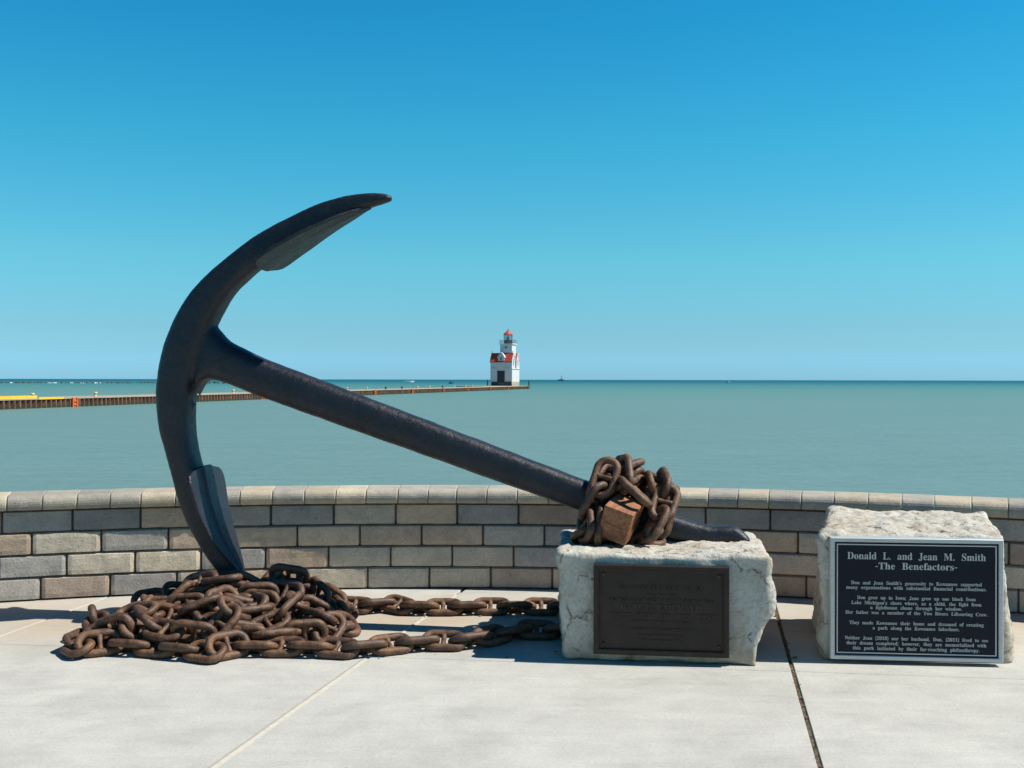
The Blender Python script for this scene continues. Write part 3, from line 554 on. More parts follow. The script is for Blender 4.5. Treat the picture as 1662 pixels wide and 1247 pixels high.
def lettering(name, lines_, m, parent, depth=.003, space=1.35):
    """lines_: (text, centre x, baseline z, cap height, total width or None) on the local x-z plane, faces -y"""
    cu = bpy.data.curves.new(name, 'CURVE'); cu.dimensions = '2D'; cu.fill_mode = 'BOTH'; cu.extrude = depth
    for s, cx, z, cap, width in lines_:
        k = cap/.455; sp = 0.0
        if width:
            w0 = text_width(s, space)*k; kx = width/w0
        else: kx = 1.0
        x = cx - text_width(s, space)*k*kx/2
        for ch in s:
            if ch not in GL: x += .32*space*k*kx; continue
            for pl in GL[ch][1:]:
                n_ = len(pl)//2; sp_ = cu.splines.new('POLY'); sp_.points.add(n_-1)
                for i in range(n_): sp_.points[i].co = (x + pl[2*i]/1000*k*kx, z + pl[2*i+1]/1000*k, 0, 1)
                sp_.use_cyclic_u = True
            x += GL[ch][0]*k*kx
    tmp = bpy.data.objects.new('tmp', cu); COL.objects.link(tmp)
    me = bpy.data.meshes.new_from_object(tmp.evaluated_get(bpy.context.evaluated_depsgraph_get()))
    bpy.data.objects.remove(tmp); bpy.data.curves.remove(cu)
    me.transform(Matrix.Rotation(math.radians(90), 4, 'X')); me.name = name
    return link_obj(name, me, m, parent, False)
def slab_frame(mb, w, hgt, b, y0, y1, z0=0.0, inset=0.0):
    """rectangular frame ring of band width b between depths y0 (front) and y1, with a slightly bevelled front"""
    e = min(.003, b*.2)
    def loop(d, y): return [(-w/2+d, y, z0+d), (w/2-d, y, z0+d), (w/2-d, y, z0+hgt-d), (-w/2+d, y, z0+hgt-d)]
    rings = [loop(inset, y1), loop(inset, y0+e), loop(inset+e, y0), loop(inset+b-e, y0), loop(inset+b, y0+e), loop(inset+b, y1)]
    v = [p for r in rings for p in r]; f = []
    for k in range(5):
        for i in range(4): f.append((k*4+i, k*4+(i+1) % 4, (k+1)*4+(i+1) % 4, (k+1)*4+i))
    mb.add(v, f)

# --- stone carrying the anchor ring end, with the dark bronze tablet
st1 = empty('plaque_stone', (.66, 3.95*K, 0))
tag(st1, 'cream limestone block with a dark bronze plaque, carrying the anchor shank', 'stone')
def local(o, cs): return [Vector((c[0], c[1]*K, c[2])) - o.location for c in cs]
b1 = boulder('boulder', local(st1, [(.225,3.700,0), (1.035,3.615,0), (1.17,4.30,0), (.24,4.36,0), (.195,3.700,.455), (1.085,3.615,.460), (1.20,4.34,.442), (.25,4.36,.446)]), 3.0, st1, .022,
             bulge=lambda p, n_: max(0, n_.x)*.05*math.exp(-((p.z-.28)/.12)**2) - max(0, n_.x)*.05*math.exp(-((p.z-.0)/.09)**2))
ang = math.atan2(-.055*K, .563)
pl1 = empty('bronze_plaque', (0, 0, 0)); pl1.parent = st1
pl1.location = Vector((.6285, 3.652*K-.028, .039)) - st1.location; pl1.rotation_euler = (0, 0, ang)
W1, H1 = .566, .379
mb = MB(); mb.box(-W1/2+.006, W1/2-.006, .004, .05, .006, H1-.006); mb.build('tablet', M['bronze'], pl1)
mb = MB(); slab_frame(mb, W1, H1, .022, -.006, .045); mb.build('border', M['bronze'], pl1)
mb = MB(); slab_frame(mb, W1, H1, .0022, -.0078, .0, 0, .0205); mb.build('border_edge', M['bronze_edge'], pl1)
for sx in (-1, 1):
    for sz in (.045, H1-.04):
        mb = MB(); mb.lathe([(.0075, 0), (.0075, .004), (.004, .0065)], 12)
        mb.v = [(sx*(W1/2-.042)+x, .004-z, sz+y_) for x, y_, z in mb.v]      # head faces the front
        mb.build('screw', M['bronze_edge'], pl1)
o = lettering('inscription', [('BARGE EMERALD', 0.0, .192, .0235, .34), ('WITHIN SIGHT OF THIS POINT', .0, .158, .0185, .45)], M['bronze_edge'], pl1, .0022, 1.6)
o.location = (0, .003, 0)
# the other lines are worn past reading: low broken ridges
for z, hw, hh in ((.278, .185, .020), (.252, .06, .010), (.228, .215, .014), (.140, .125, .010), (.108, .135, .009), (.083, .10, .008), (.062, .085, .008)):
    mb = MB(); v = []; n_ = int(2*hw/.0022)
    for i in range(n_+1):
        x = -hw + 2*hw*i/n_; on = noise.noise((x*170, z*91, 3)) > -.12; y_ = .0018 if on else .0055
        zb, zt = z + hh*.25*noise.noise((x*210, z, 5)), z + hh*(.8+.5*noise.noise((x*190, z, 9)))
        v += [(x, .006, zb), (x, y_, zb), (x, y_, zt), (x, .006, zt)]
    mb.add(v, [(4*i+j, 4*i+4+j, 4*i+5+j, 4*i+1+j) for i in range(n_) for j in range(3)])
    mb.build('worn_lettering', M['bronze'], pl1)

# --- stone with the benefactors plaque
st2 = empty('memorial_stone', (1.78, 3.9*K, 0))
tag(st2, 'cream limestone block with a silver framed navy plaque headed Donald L. and Jean M. Smith', 'stone')
boulder('boulder', local(st2, [(1.335,3.700,0), (2.125,3.655,0), (2.44,4.22,0), (1.50,4.34,0), (1.318,3.685,.538), (2.085,3.655,.540), (2.315,4.22,.558), (1.585,4.30,.568)]), 8.0, st2, .024)
pl2 = empty('memorial_plaque'); pl2.parent = st2
pl2.location = Vector((1.705, 3.645*K-.01, .018)) - st2.location; pl2.rotation_euler = (0, 0, math.atan2(-.05*K, .705))
W2, H2 = .708, .516
mb = MB(); mb.box(-W2/2+.01, W2/2-.01, .0, .05, .01, H2-.01); mb.build('tablet', M['navy'], pl2)
mb = MB(); slab_frame(mb, W2, H2, .0185, -.008, .046); mb.build('frame', M['silver'], pl2)
mb = MB(); slab_frame(mb, W2, H2, .0050, -.004, .002, 0, .0265); mb.build('inner_border', M['silver'], pl2)
sc = W2/1500.0                                     # zoomed tablet: 92..1592 px wide, bottom at 1085
def bl(yz): return (1085-yz)*sc*1.0
body = [("Don and Jean Smith's generosity to Kewaunee supported", 410, 1135), ("many organizations with substantial financial contributions.", 452, 1222),
        ("Don grew up in Iowa; Jean grew up one block from", 542, 1030), ("Lake Michigan's shore where, as a child, the light from", 588, 1130), ("a lighthouse shone through her window.", 630, 800), ("Her father was a member of the Two Rivers Lifesaving Crew.", 675, 1236),
        ("They made Kewaunee their home and dreamed of creating", 768, 1165), ("a park along the Kewaunee lakeshore.", 812, 758),
        ("Neither Jean (2018) nor her husband, Don, (2011) lived to see", 905, 1245), ("their dream completed; however, they are memorialized with", 950, 1215), ("this park initiated by their far-reaching philanthropy.", 995, 1105)]
for hl in (('Donald L. and Jean M. Smith', .0, bl(184), .0295, 1205*sc), ('-The Benefactors-', .0, bl(272), .0285, 715*sc)):
    o = lettering('heading', [hl], M['letter'], pl2, .0022, 1.35); o.location = (0, -.001, 0)
o = lettering('inscription', [(s, 0.0, bl(yz), .0142, w*sc) for s, yz, w in body], M['letter'], pl2, .0016, 1.3)
o.location = (0, -.001, 0)

# ------------------------------------------------------------------ anchor
A0, AS = 4.14*K, .139*K                              # anchor plane: depth = A0 - AS * x
UL = math.hypot(1, AS)
def Q(px, py):                                     # pixel -> coordinates (u along the plane, z) in the anchor plane
    k = (px-831)/F; d = A0/(1+AS*k); p = P(px, py, d/K); return Vector((p.x*UL, p.z))
def W(u, z, w=0.0):                                # plane coordinates + offset away from the viewer -> world
    return Vector((u/UL + AS/UL*w, A0 - AS*u/UL + w/UL, z))
anchor = empty('ship_anchor', W(Q(395, 940).x, 0))
tag(anchor, 'huge black iron ship anchor leaning with its shank on the plaque stone', 'anchor')
def AW(u, z, w=0.0): return W(u, z, w) - anchor.location
def catmull(pts, per):
    out = []
    for i in range(len(pts)-1):
        p0, p1, p2, p3 = pts[max(i-1, 0)], pts[i], pts[i+1], pts[min(i+2, len(pts)-1)]
        for j in range(per):
            t_ = j/per
            out.append([.5*((2*b)+(c_-a)*t_+(2*a-5*b+4*c_-d)*t_**2+(3*b-a-3*c_+d)*t_**3) for a, b, c_, d in zip(p0, p1, p2, p3)])
    out.append(list(pts[-1])); return out
def sweep(st, expo, passes, nseg=28, per=5):
    """st: (outer px, inner px, half thickness) -> closed superelliptic body in the anchor plane"""
    rows = []
    for (ox, oy), (ix, iy), th_ in st:
        o_, i_ = Q(ox, oy), Q(ix, iy); rows.append((o_.x, o_.y, i_.x, i_.y, th_))
    rows = catmull(rows, per); v = []
    for _ in range(passes): rows = [rows[0]] + [[(a+2*b+c_)/4 for a, b, c_ in zip(rows[i-1], rows[i], rows[i+1])] for i in range(1, len(rows)-1)] + [rows[-1]]
    for ou, oz, iu, iz, th_ in rows:
        c_ = Vector(((ou+iu)/2, (oz+iz)/2)); hv = Vector(((ou-iu)/2, (oz-iz)/2)); hn = hv.normalized()
        cut = abs(Vector((c_.x, c_.y-1.2)).dot(hn))*.75*th_/A0; hv -= hn*min(cut, hv.length*.3)
        for k in range(nseg):
            a = 2*math.pi*k/nseg; ca, sa = math.cos(a), math.sin(a)
            x = math.copysign(abs(ca)**(2/expo), ca); y_ = math.copysign(abs(sa)**(2/expo), sa)
            p = c_ + hv*x; v.append(AW(p.x, p.y, y_*th_))
    n_ = len(rows); f = [(i*nseg+k, i*nseg+(k+1) % nseg, (i+1)*nseg+(k+1) % nseg, (i+1)*nseg+k) for i in range(n_-1) for k in range(nseg)]
    f += [tuple(reversed(range(nseg))), tuple((n_-1)*nseg+k for k in range(nseg))]
    return v, f
ARMS = [((636,318),(637,325),.020), ((629,312.5),(634,330),.030), ((600,311),(604,338),.038), ((545,318),(560,357),.046), ((495,338),(514,380),.054), ((445,363),(470,407),.061), ((403,388),(435,431),.067),
        ((368,416),(406,456),.073), ((338,441),(383,478),.079), ((312,468),(368,502),.084), ((293,497),(357,525),.088), ((278,525),(347,548),.090), ((266,557),(338,574),.092), ((258,590),(330,602),.092),
        ((254,622),(322,630),.092), ((253,650),(319,656),.090), ((256,684),(318.5,684),.087), ((262.5,712),(320,708),.083), ((270,738),(324,733),.079), ((280,778),(335,767),.073), ((292,825),(347,813),.065), ((309,862),(361,850),.056), ((329,897),(376,886),.047), ((350,926),(389,915),.038), ((374,952),(400,942),.028)]
SHANK = [((338,512),(317,662),.060), ((357,535),(325,632),.076), ((372,552),(342,618),.082), ((402,567),(377,627),.083), ((436,583),(413,642),.082), ((526,617),(505,675),.078), ((700,683),(680,737),.073), ((903,760),(885,810),.068), ((955,780),(938,829),.066),
         ((1040,812),(1028,857),.062), ((1103,837),(1096,879),.057), ((1134,847),(1130,886),.053), ((1158,852),(1158,886),.051), ((1180,852),(1180,886),.050), ((1198,852.5),(1200,886),.050), ((1219,874),(1217,886),.046)]
mb = MB(); mb.add(*sweep(ARMS, 3.6, 14)); mb.add(*sweep(SHANK, 3.0, 2))
tmp = mb.build('tmp', None)
rm = tmp.modifiers.new('r', 'REMESH'); rm.mode = 'VOXEL'; rm.voxel_size = .0085
me = bpy.data.meshes.new_from_object(tmp.evaluated_get(bpy.context.evaluated_depsgraph_get())); bpy.data.objects.remove(tmp)
bm = bmesh.new(); bm.from_mesh(me)
for _ in range(9): bmesh.ops.smooth_vert(bm, verts=bm.verts, factor=.5, use_axis_x=True, use_axis_y=True, use_axis_z=True)
bm.normal_update()
for v in bm.verts:                                 # hammered, wavy forging
    v.co += v.normal*(.0022*noise.fractal(v.co*9, 1.0, 2.0, 3) + .0007*noise.noise(v.co*60))
bm.to_mesh(me); bm.free()
qa, qb = Q(352, 585), Q(938, 806); ax = (qb-qa).normalized(); L0 = Vector((-ax.y, ax.x))
def side_of(c):
    w_ = c + anchor.location; u = w_.x*UL if abs(AS) < 1e-9 else (w_.x - AS*(w_.y-A0)*0)*UL
    r = Vector((w_.x*UL, w_.z)) - qa
    return r.dot(ax) > .10 and abs(r.dot(L0)) < .17
def submesh(name, keep):
    m2 = me.copy(); b2 = bmesh.new(); b2.from_mesh(m2)
    bmesh.ops.delete(b2, geom=[f for f in b2.faces if side_of(f.calc_center_median()) != keep], context='FACES')
    b2.to_mesh(m2); b2.free(); m2.name = name
    return link_obj(name, m2, M['iron'], anchor, True)
submesh('shank', True); submesh('arms', False)
def palm(sts, ribbed=1.0):
    """spade shaped plate across the inner side of an arm, with a flat raised rib; sts: (px, py, half width)"""
    rows = catmull([(*Q(px, py), w_) for px, py, w_ in sts], 7); n_ = len(rows); v = []
    S_ = [-1, -.97, -.8, -.55, -.33, -.26, -.12, .12, .26, .33, .55, .8, .97, 1]; nw = len(S_)-1; th_ = .030
    for lay in (0, 1):
        for i, (u, z, w_) in enumerate(rows):
            a, b = rows[max(i-1, 0)], rows[min(i+1, n_-1)]
            tn = Vector((b[0]-a[0], b[1]-a[1])).normalized(); nn = Vector((tn.y, -tn.x))
            if nn.dot(Q(831, 700) - Vector((u, z))) < 0: nn = -nn
            for j, s_ in enumerate(S_):
                rib = ribbed*.010*(1-max(0, i/(n_-1)-.6)*2.4) if abs(s_) < .28 else 0
                off = (.010 + rib - .006*abs(s_) if lay == 0 else .006-th_*(1-.35*abs(s_))*(1-.8*max(0, i/(n_-1)-.5))) + .0025*noise.noise((u*8, z*8, s_*3+lay))
                if abs(s_) > .98 and lay == 0: off -= .004
                fade = max(0, 1-i/9); back = (.030*(1-abs(s_)) + (.0 if abs(s_) < .9 else -.012))*fade
                p = Vector((u, z)) + nn*off - tn*back; v.append(AW(p.x, p.y, s_*w_*(1+.025*noise.noise((u*10, z*10, s_)))))
    m_ = nw+1; B = n_*m_; f = []
    for i in range(n_-1):
        for j in range(nw):
            q = (i*m_+j, i*m_+j+1, (i+1)*m_+j+1, (i+1)*m_+j); f += [q, tuple(B+x for x in reversed(q))]
        f += [(i*m_, (i+1)*m_, B+(i+1)*m_, B+i*m_), (i*m_+nw, B+i*m_+nw, B+(i+1)*m_+nw, (i+1)*m_+nw)]
    for j in range(nw): f += [(j, B+j, B+j+1, j+1), ((n_-1)*m_+j, (n_-1)*m_+j+1, B+(n_-1)*m_+j+1, B+(n_-1)*m_+j)]
    mb = MB(); mb.add(v, f)
    o = mb.build('palm', M['iron'], anchor, True)
    bm = bmesh.new(); bm.from_mesh(o.data)
    for e in bm.edges:
        if e.is_manifold and e.calc_face_angle() > .35: e.smooth = False
    bm.to_mesh(o.data); bm.free()
palm([(434,432,0.178), (445,424,0.187), (470,407,0.176), (514,380,0.141), (560,355,0.087), (586,343,0.044), (600,337,0.020)], .15)
palm([(334,764,0.178), (338,781,0.189), (348,825,0.170), (364,871,0.133), (381,904,0.079), (395,934,0.028)])

# ------------------------------------------------------------------ stud link chain
LS = 1.12
def link_mesh(seed):
    r0, Rc, a_ = .0160*LS, .0415*LS, .0375*LS; ns, nr = 44, 10; v = []; f = []
    per = 2*math.pi*Rc + 4*a_
    for i in range(ns):
        s_ = i/ns*per
        if s_ < 2*a_: p, t_ = Vector((-a_+s_, -Rc, 0)), Vector((1, 0, 0))
        elif s_ < 2*a_+math.pi*Rc:
            g = (s_-2*a_)/Rc; p, t_ = Vector((a_+Rc*math.sin(g), -Rc*math.cos(g), 0)), Vector((math.cos(g), math.sin(g), 0))
        elif s_ < 4*a_+math.pi*Rc: p, t_ = Vector((a_-(s_-2*a_-math.pi*Rc), Rc, 0)), Vector((-1, 0, 0))
        else:
            g = (s_-4*a_-math.pi*Rc)/Rc; p, t_ = Vector((-a_-Rc*math.sin(g), Rc*math.cos(g), 0)), Vector((-math.cos(g), -math.sin(g), 0))
        n1 = Vector((0, 0, 1)); n2 = t_.cross(n1)
        for k in range(nr):
            an = 2*math.pi*k/nr; d = n1*math.cos(an) + n2*math.sin(an); q = p + d*r0
            rr = r0*(1 + .07*noise.noise(q*38 + Vector((seed*9, 0, 0))) - .08*max(0, abs(p.x)/(a_+Rc)-.8)*3)
            v.append(p + d*rr)
    for i in range(ns):
        for k in range(nr):
            f.append((i*nr+k, ((i+1) % ns)*nr+k, ((i+1) % ns)*nr+(k+1) % nr, i*nr+(k+1) % nr))
    mb = MB(); mb.add(v, f)
    mb.lathe([(.0135*LS, -.036*LS), (.0115*LS, -.022*LS), (.0095*LS, 0), (.0115*LS, .022*LS), (.0135*LS, .036*LS)], 10)
    for i in range(len(mb.v)-50, len(mb.v)):
        x, y_, z = mb.v[i]; mb.v[i] = (x + .002*seed, z, y_)
    o = mb.build('link', M['rust'], None, True); me_ = o.data; bpy.data.objects.remove(o); return me_
CHAIN_A = '[[0.416,5.503,0.05,-0.023,0.033,0.375,-0.926],[0.282,5.512,0.039,-0.025,-0.001,-0.23,-0.973],[0.153,5.519,0.039,-0.017,0.003,0.228,-0.973],[0.025,5.523,0.038,-0.009,-0.001,-0.227,-0.974],[-0.103,5.527,0.038,-0.008,0.001,0.227,-0.974],[-0.228,5.52,0.038,-0.06,-0.011,0.222,0.973],[-0.349,5.512,0.037,-0.011,0.003,-0.212,0.977],[-0.471,5.514,0.039,0.03,0.011,0.229,0.973],[-0.583,5.548,0.041,-0.309,0.009,0.212,-0.927],[-0.693,5.554,0.041,0.206,0.036,-0.246,-0.946],[-0.808,5.545,0.038,0.124,-0.026,-0.224,0.966],[-0.927,5.567,0.037,-0.062,-0.008,-0.207,-0.976],[-1.053,5.571,0.039,-0.035,0.006,-0.232,0.972],[-1.183,5.563,0.038,-0.004,-0.003,0.219,0.976],[-1.305,5.564,0.038,-0.008,-0.002,0.219,-0.976],[-1.426,5.562,0.038,0.007,0.003,-0.218,-0.976],[-1.547,5.557,0.038,0.033,-0.007,0.219,-0.975],[-1.668,5.543,0.037,-0.039,-0.009,0.214,0.976],[-1.777,5.56,0.057,0.356,0.157,-0.181,0.903],[-1.854,5.522,0.063,-0.261,-0.34,0.718,0.549],[-1.864,5.437,0.04,0.965,0.145,-0.101,-0.194],[-1.751,5.44,0.058,0.867,0.491,0.044,0.076],[-1.627,5.443,0.037,-0.976,0.21,-0.013,0.056],[-1.497,5.442,0.038,0.975,0.222,0.001,0.015],[-1.368,5.444,0.038,0.976,-0.218,-0.001,0.013],[-1.232,5.444,0.042,-0.964,-0.265,0.017,0.036],[-1.122,5.396,0.035,0.913,-0.176,0.074,-0.36],[-1.046,5.286,0.041,0.832,0.212,-0.154,-0.489],[-1.064,5.189,0.036,0.258,-0.088,0.154,-0.95],[-1.192,5.154,0.049,-0.007,0.008,-0.363,-0.932],[-1.315,5.154,0.036,0.005,-0.004,-0.199,0.98],[-1.437,5.152,0.037,-0.006,0.005,-0.21,-0.978],[-1.559,5.135,0.036,0.141,-0.019,0.202,-0.969],[-1.684,5.129,0.04,0.099,0.021,0.239,0.966],[-1.8,5.166,0.036,0.225,-0.048,-0.191,0.954],[-1.812,5.272,0.055,0.746,0.378,0.243,0.492],[-1.751,5.374,0.091,-0.95,-0.147,0.164,-0.22],[-1.669,5.456,0.119,-0.863,-0.361,-0.223,-0.273],[-1.554,5.516,0.101,0.957,-0.286,-0.045,-0.032],[-1.44,5.502,0.095,0.955,0.119,0.081,-0.258],[-1.214,5.52,0.107,0.928,-0.335,-0.025,-0.163],[-1.109,5.473,0.088,0.873,0.104,0.202,-0.432],[-1.031,5.5,0.08,0.917,-0.138,-0.146,0.343],[-0.922,5.488,0.085,-0.795,-0.512,-0.033,0.324],[-0.844,5.401,0.057,-0.715,0.398,-0.28,0.502],[-0.859,5.322,0.037,0.031,0.025,0.202,-0.979],[-0.977,5.326,0.072,-0.296,-0.206,0.923,-0.134],[-1.089,5.31,0.083,-0.268,-0.214,-0.236,0.909],[-1.214,5.289,0.046,0.025,0.005,0.952,-0.305],[-1.351,5.303,0.042,0.049,-0.01,-0.267,0.962],[-1.465,5.333,0.052,-0.094,0.187,0.971,-0.118],[-1.55,5.293,0.059,-0.522,0.127,-0.389,0.748],[-1.569,5.213,0.069,0.309,0.902,-0.232,0.193],[-1.451,5.217,0.088,-0.049,0.999,0.008,-0.015],[-1.318,5.205,0.102,-0.458,-0.841,0.259,-0.129],[-1.208,5.177,0.127,-0.649,0.755,-0.081,0.044],[-1.074,5.165,0.102,0.078,0.995,-0.014,-0.064],[-0.95,5.186,0.086,-0.687,0.641,-0.056,-0.337],[-0.896,5.262,0.077,-0.296,0.515,0.803,-0.054],[-0.962,5.368,0.137,-0.393,0.165,0.661,-0.618],[-1.071,5.416,0.142,-0.052,0.102,-0.97,0.214],[-1.196,5.393,0.101,-0.238,-0.245,-0.291,0.893],[-1.284,5.359,0.087,0.111,0.574,-0.811,-0.021],[-1.379,5.33,0.105,-0.09,-0.033,0.347,-0.933],[-1.475,5.284,0.121,0.089,0.557,-0.801,0.201],[-1.408,5.263,0.154,-0.344,0.926,0.15,0.037],[-1.286,5.274,0.162,-0.413,-0.899,-0.129,0.064],[-1.169,5.294,0.15,-0.653,0.75,0.106,-0.029],[-1.099,5.349,0.192,-0.136,0.642,0.713,0.247],[-1.111,5.388,0.225,-0.064,-0.016,0.891,-0.45],[-1.213,5.384,0.201,0.35,-0.357,0.865,0.049],[-1.298,5.353,0.182,-0.173,-0.299,0.862,-0.371],[-1.417,5.34,0.19,0.043,-0.059,0.813,0.577],[-1.53,5.369,0.141,-0.236,-0.36,-0.89,0.147],[-1.612,5.34,0.109,-0.128,-0.378,0.569,0.72],[-1.71,5.28,0.083,0.064,0.11,-0.918,-0.376],[-1.728,5.227,0.082,0.428,0.346,-0.835,-0.022],[-1.697,5.174,0.119,0.092,0.991,0.101,0.017],[-1.619,5.239,0.139,-0.271,-0.855,-0.186,-0.402],[-1.526,5.276,0.205,-0.367,0.911,-0.093,0.162],[-1.409,5.24,0.228,0.065,0.989,-0.107,0.076]]'
CHAIN_B = '[[0.366,5.013,0.049,-0.057,0.048,-0.295,0.953],[0.244,5.003,0.043,-0.045,0.037,-0.232,-0.971],[0.118,5.006,0.04,0.01,0.019,-0.23,0.973],[0.005,4.973,0.037,-0.27,-0.058,0.208,0.938],[-0.089,4.898,0.038,0.387,-0.079,0.207,-0.895],[-0.185,4.825,0.04,0.242,0.052,-0.233,-0.941],[-0.3,4.796,0.039,0.01,0.012,-0.223,0.975],[-0.418,4.776,0.037,0.166,0.037,-0.212,-0.962],[-0.53,4.73,0.038,-0.213,0.047,-0.217,0.951],[-0.639,4.677,0.04,0.212,0.034,-0.232,-0.949],[-0.755,4.663,0.038,-0.097,0.013,0.217,-0.971],[-0.875,4.68,0.037,-0.052,-0.009,-0.217,-0.975],[-0.996,4.687,0.037,0.0,0.006,0.214,-0.977],[-1.117,4.686,0.037,0.004,0.0,-0.211,-0.977],[-1.218,4.634,0.057,-0.327,0.178,-0.449,0.812],[-1.306,4.592,0.039,-0.221,0.055,0.227,-0.947],[-1.422,4.639,0.037,-0.033,0.151,0.965,-0.213],[-1.54,4.675,0.038,0.138,-0.028,-0.216,0.966],[-1.659,4.701,0.038,0.022,-0.092,-0.972,0.217],[-1.788,4.684,0.054,0.201,-0.099,0.416,-0.881],[-1.881,4.673,0.037,0.108,0.43,0.882,0.161],[-1.908,4.785,0.041,0.192,-0.726,-0.638,0.171],[-1.858,4.894,0.037,0.169,0.888,0.414,0.106],[-1.768,4.886,0.053,-0.891,0.402,-0.092,0.189],[-1.647,4.891,0.038,-0.217,0.958,0.186,-0.035],[-1.526,4.911,0.036,-0.978,0.206,0.001,0.033],[-1.406,4.896,0.036,-0.203,0.974,-0.104,0.013],[-1.285,4.886,0.038,0.975,-0.22,-0.004,0.015],[-1.163,4.907,0.037,-0.212,0.971,0.112,-0.021],[-1.042,4.921,0.037,0.976,-0.216,-0.007,-0.004],[-0.923,4.932,0.036,-0.201,0.974,0.1,-0.026],[-0.819,4.988,0.039,-0.9,0.211,0.082,-0.372],[-0.785,5.084,0.049,0.195,-0.484,-0.853,-0.005],[-0.883,5.102,0.056,-0.141,-0.117,-0.952,0.246],[-1.015,5.092,0.041,0.047,0.092,-0.966,-0.239],[-1.145,5.075,0.064,0.066,-0.067,0.732,-0.675],[-1.269,5.056,0.048,0.015,-0.077,-0.996,-0.043],[-1.395,5.049,0.055,-0.107,0.058,-0.448,0.886],[-1.513,5.021,0.05,-0.012,-0.031,0.998,0.046],[-1.633,5.006,0.05,-0.046,0.053,-0.932,0.355],[-1.764,5.028,0.039,0.027,0.183,0.957,0.223],[-1.883,5.041,0.037,-0.008,0.069,-0.975,0.21],[-1.915,4.956,0.088,0.597,0.498,-0.595,-0.204],[-1.86,4.838,0.099,-0.223,0.823,-0.522,0.006],[-1.754,4.768,0.099,-0.591,-0.769,0.242,-0.035],[-1.648,4.783,0.076,-0.24,0.893,0.207,-0.32],[-1.571,4.83,0.071,-0.184,0.971,-0.144,0.05],[-1.435,4.795,0.062,-0.882,0.447,-0.137,0.064],[-1.304,4.762,0.041,-0.231,0.968,-0.087,0.046],[-1.169,4.749,0.061,0.815,-0.58,-0.017,0.01],[-1.048,4.77,0.07,0.21,0.94,0.267,0.038],[-0.925,4.825,0.064,-0.735,0.659,0.101,-0.124],[-0.825,4.886,0.07,0.357,-0.725,-0.587,-0.05],[-0.883,4.96,0.111,-0.1,0.379,0.878,-0.274],[-0.97,5.029,0.086,0.182,0.054,0.982,0.006],[-1.095,5.019,0.068,-0.014,-0.143,0.475,-0.868],[-1.207,4.978,0.083,-0.03,0.224,-0.972,0.061],[-1.325,4.973,0.065,-0.034,0.001,0.658,-0.752],[-1.452,4.965,0.091,-0.063,-0.179,0.981,-0.043],[-1.573,4.952,0.11,-0.066,-0.078,0.38,-0.919],[-1.693,4.937,0.106,0.083,-0.103,0.991,-0.033],[-1.723,5.007,0.114,-0.754,0.269,0.447,-0.398],[-1.674,5.095,0.109,0.257,0.96,0.114,0.014],[-1.536,5.106,0.123,0.581,-0.814,-0.015,-0.017],[-1.396,5.095,0.127,0.208,0.975,-0.069,0.037],[-1.313,5.153,0.137,0.26,-0.678,-0.687,0.026],[-1.229,5.228,0.157,0.598,0.795,0.081,0.054],[-1.096,5.221,0.171,0.407,-0.891,0.195,-0.053],[-1.017,5.12,0.148,0.214,0.724,-0.635,-0.164],[-1.029,4.983,0.145,0.372,-0.423,0.773,-0.29],[-1.099,4.877,0.095,-0.078,0.302,-0.915,-0.254],[-1.209,4.83,0.097,0.093,0.357,-0.917,0.153],[-1.321,4.822,0.108,0.035,0.149,0.956,0.249],[-1.406,4.895,0.134,0.253,-0.383,-0.88,0.124],[-1.413,4.894,0.172,0.183,0.955,0.131,0.192],[-1.339,4.994,0.181,0.397,-0.75,-0.484,0.214],[-1.262,5.078,0.16,0.078,0.952,0.263,-0.139],[-1.194,5.019,0.149,0.345,-0.804,0.428,-0.227],[-1.187,4.927,0.155,-0.008,0.295,-0.955,0.038],[-1.242,4.83,0.172,-0.447,0.332,-0.213,0.803],[-1.27,4.728,0.13,-0.29,0.37,-0.845,-0.254],[-1.385,4.705,0.096,0.05,0.045,-0.881,0.468],[-1.521,4.717,0.101,0.016,0.198,0.947,0.251],[-1.611,4.8,0.132,-0.257,0.333,0.89,-0.175],[-1.7,4.879,0.148,-0.105,-0.063,-0.978,-0.172]]'
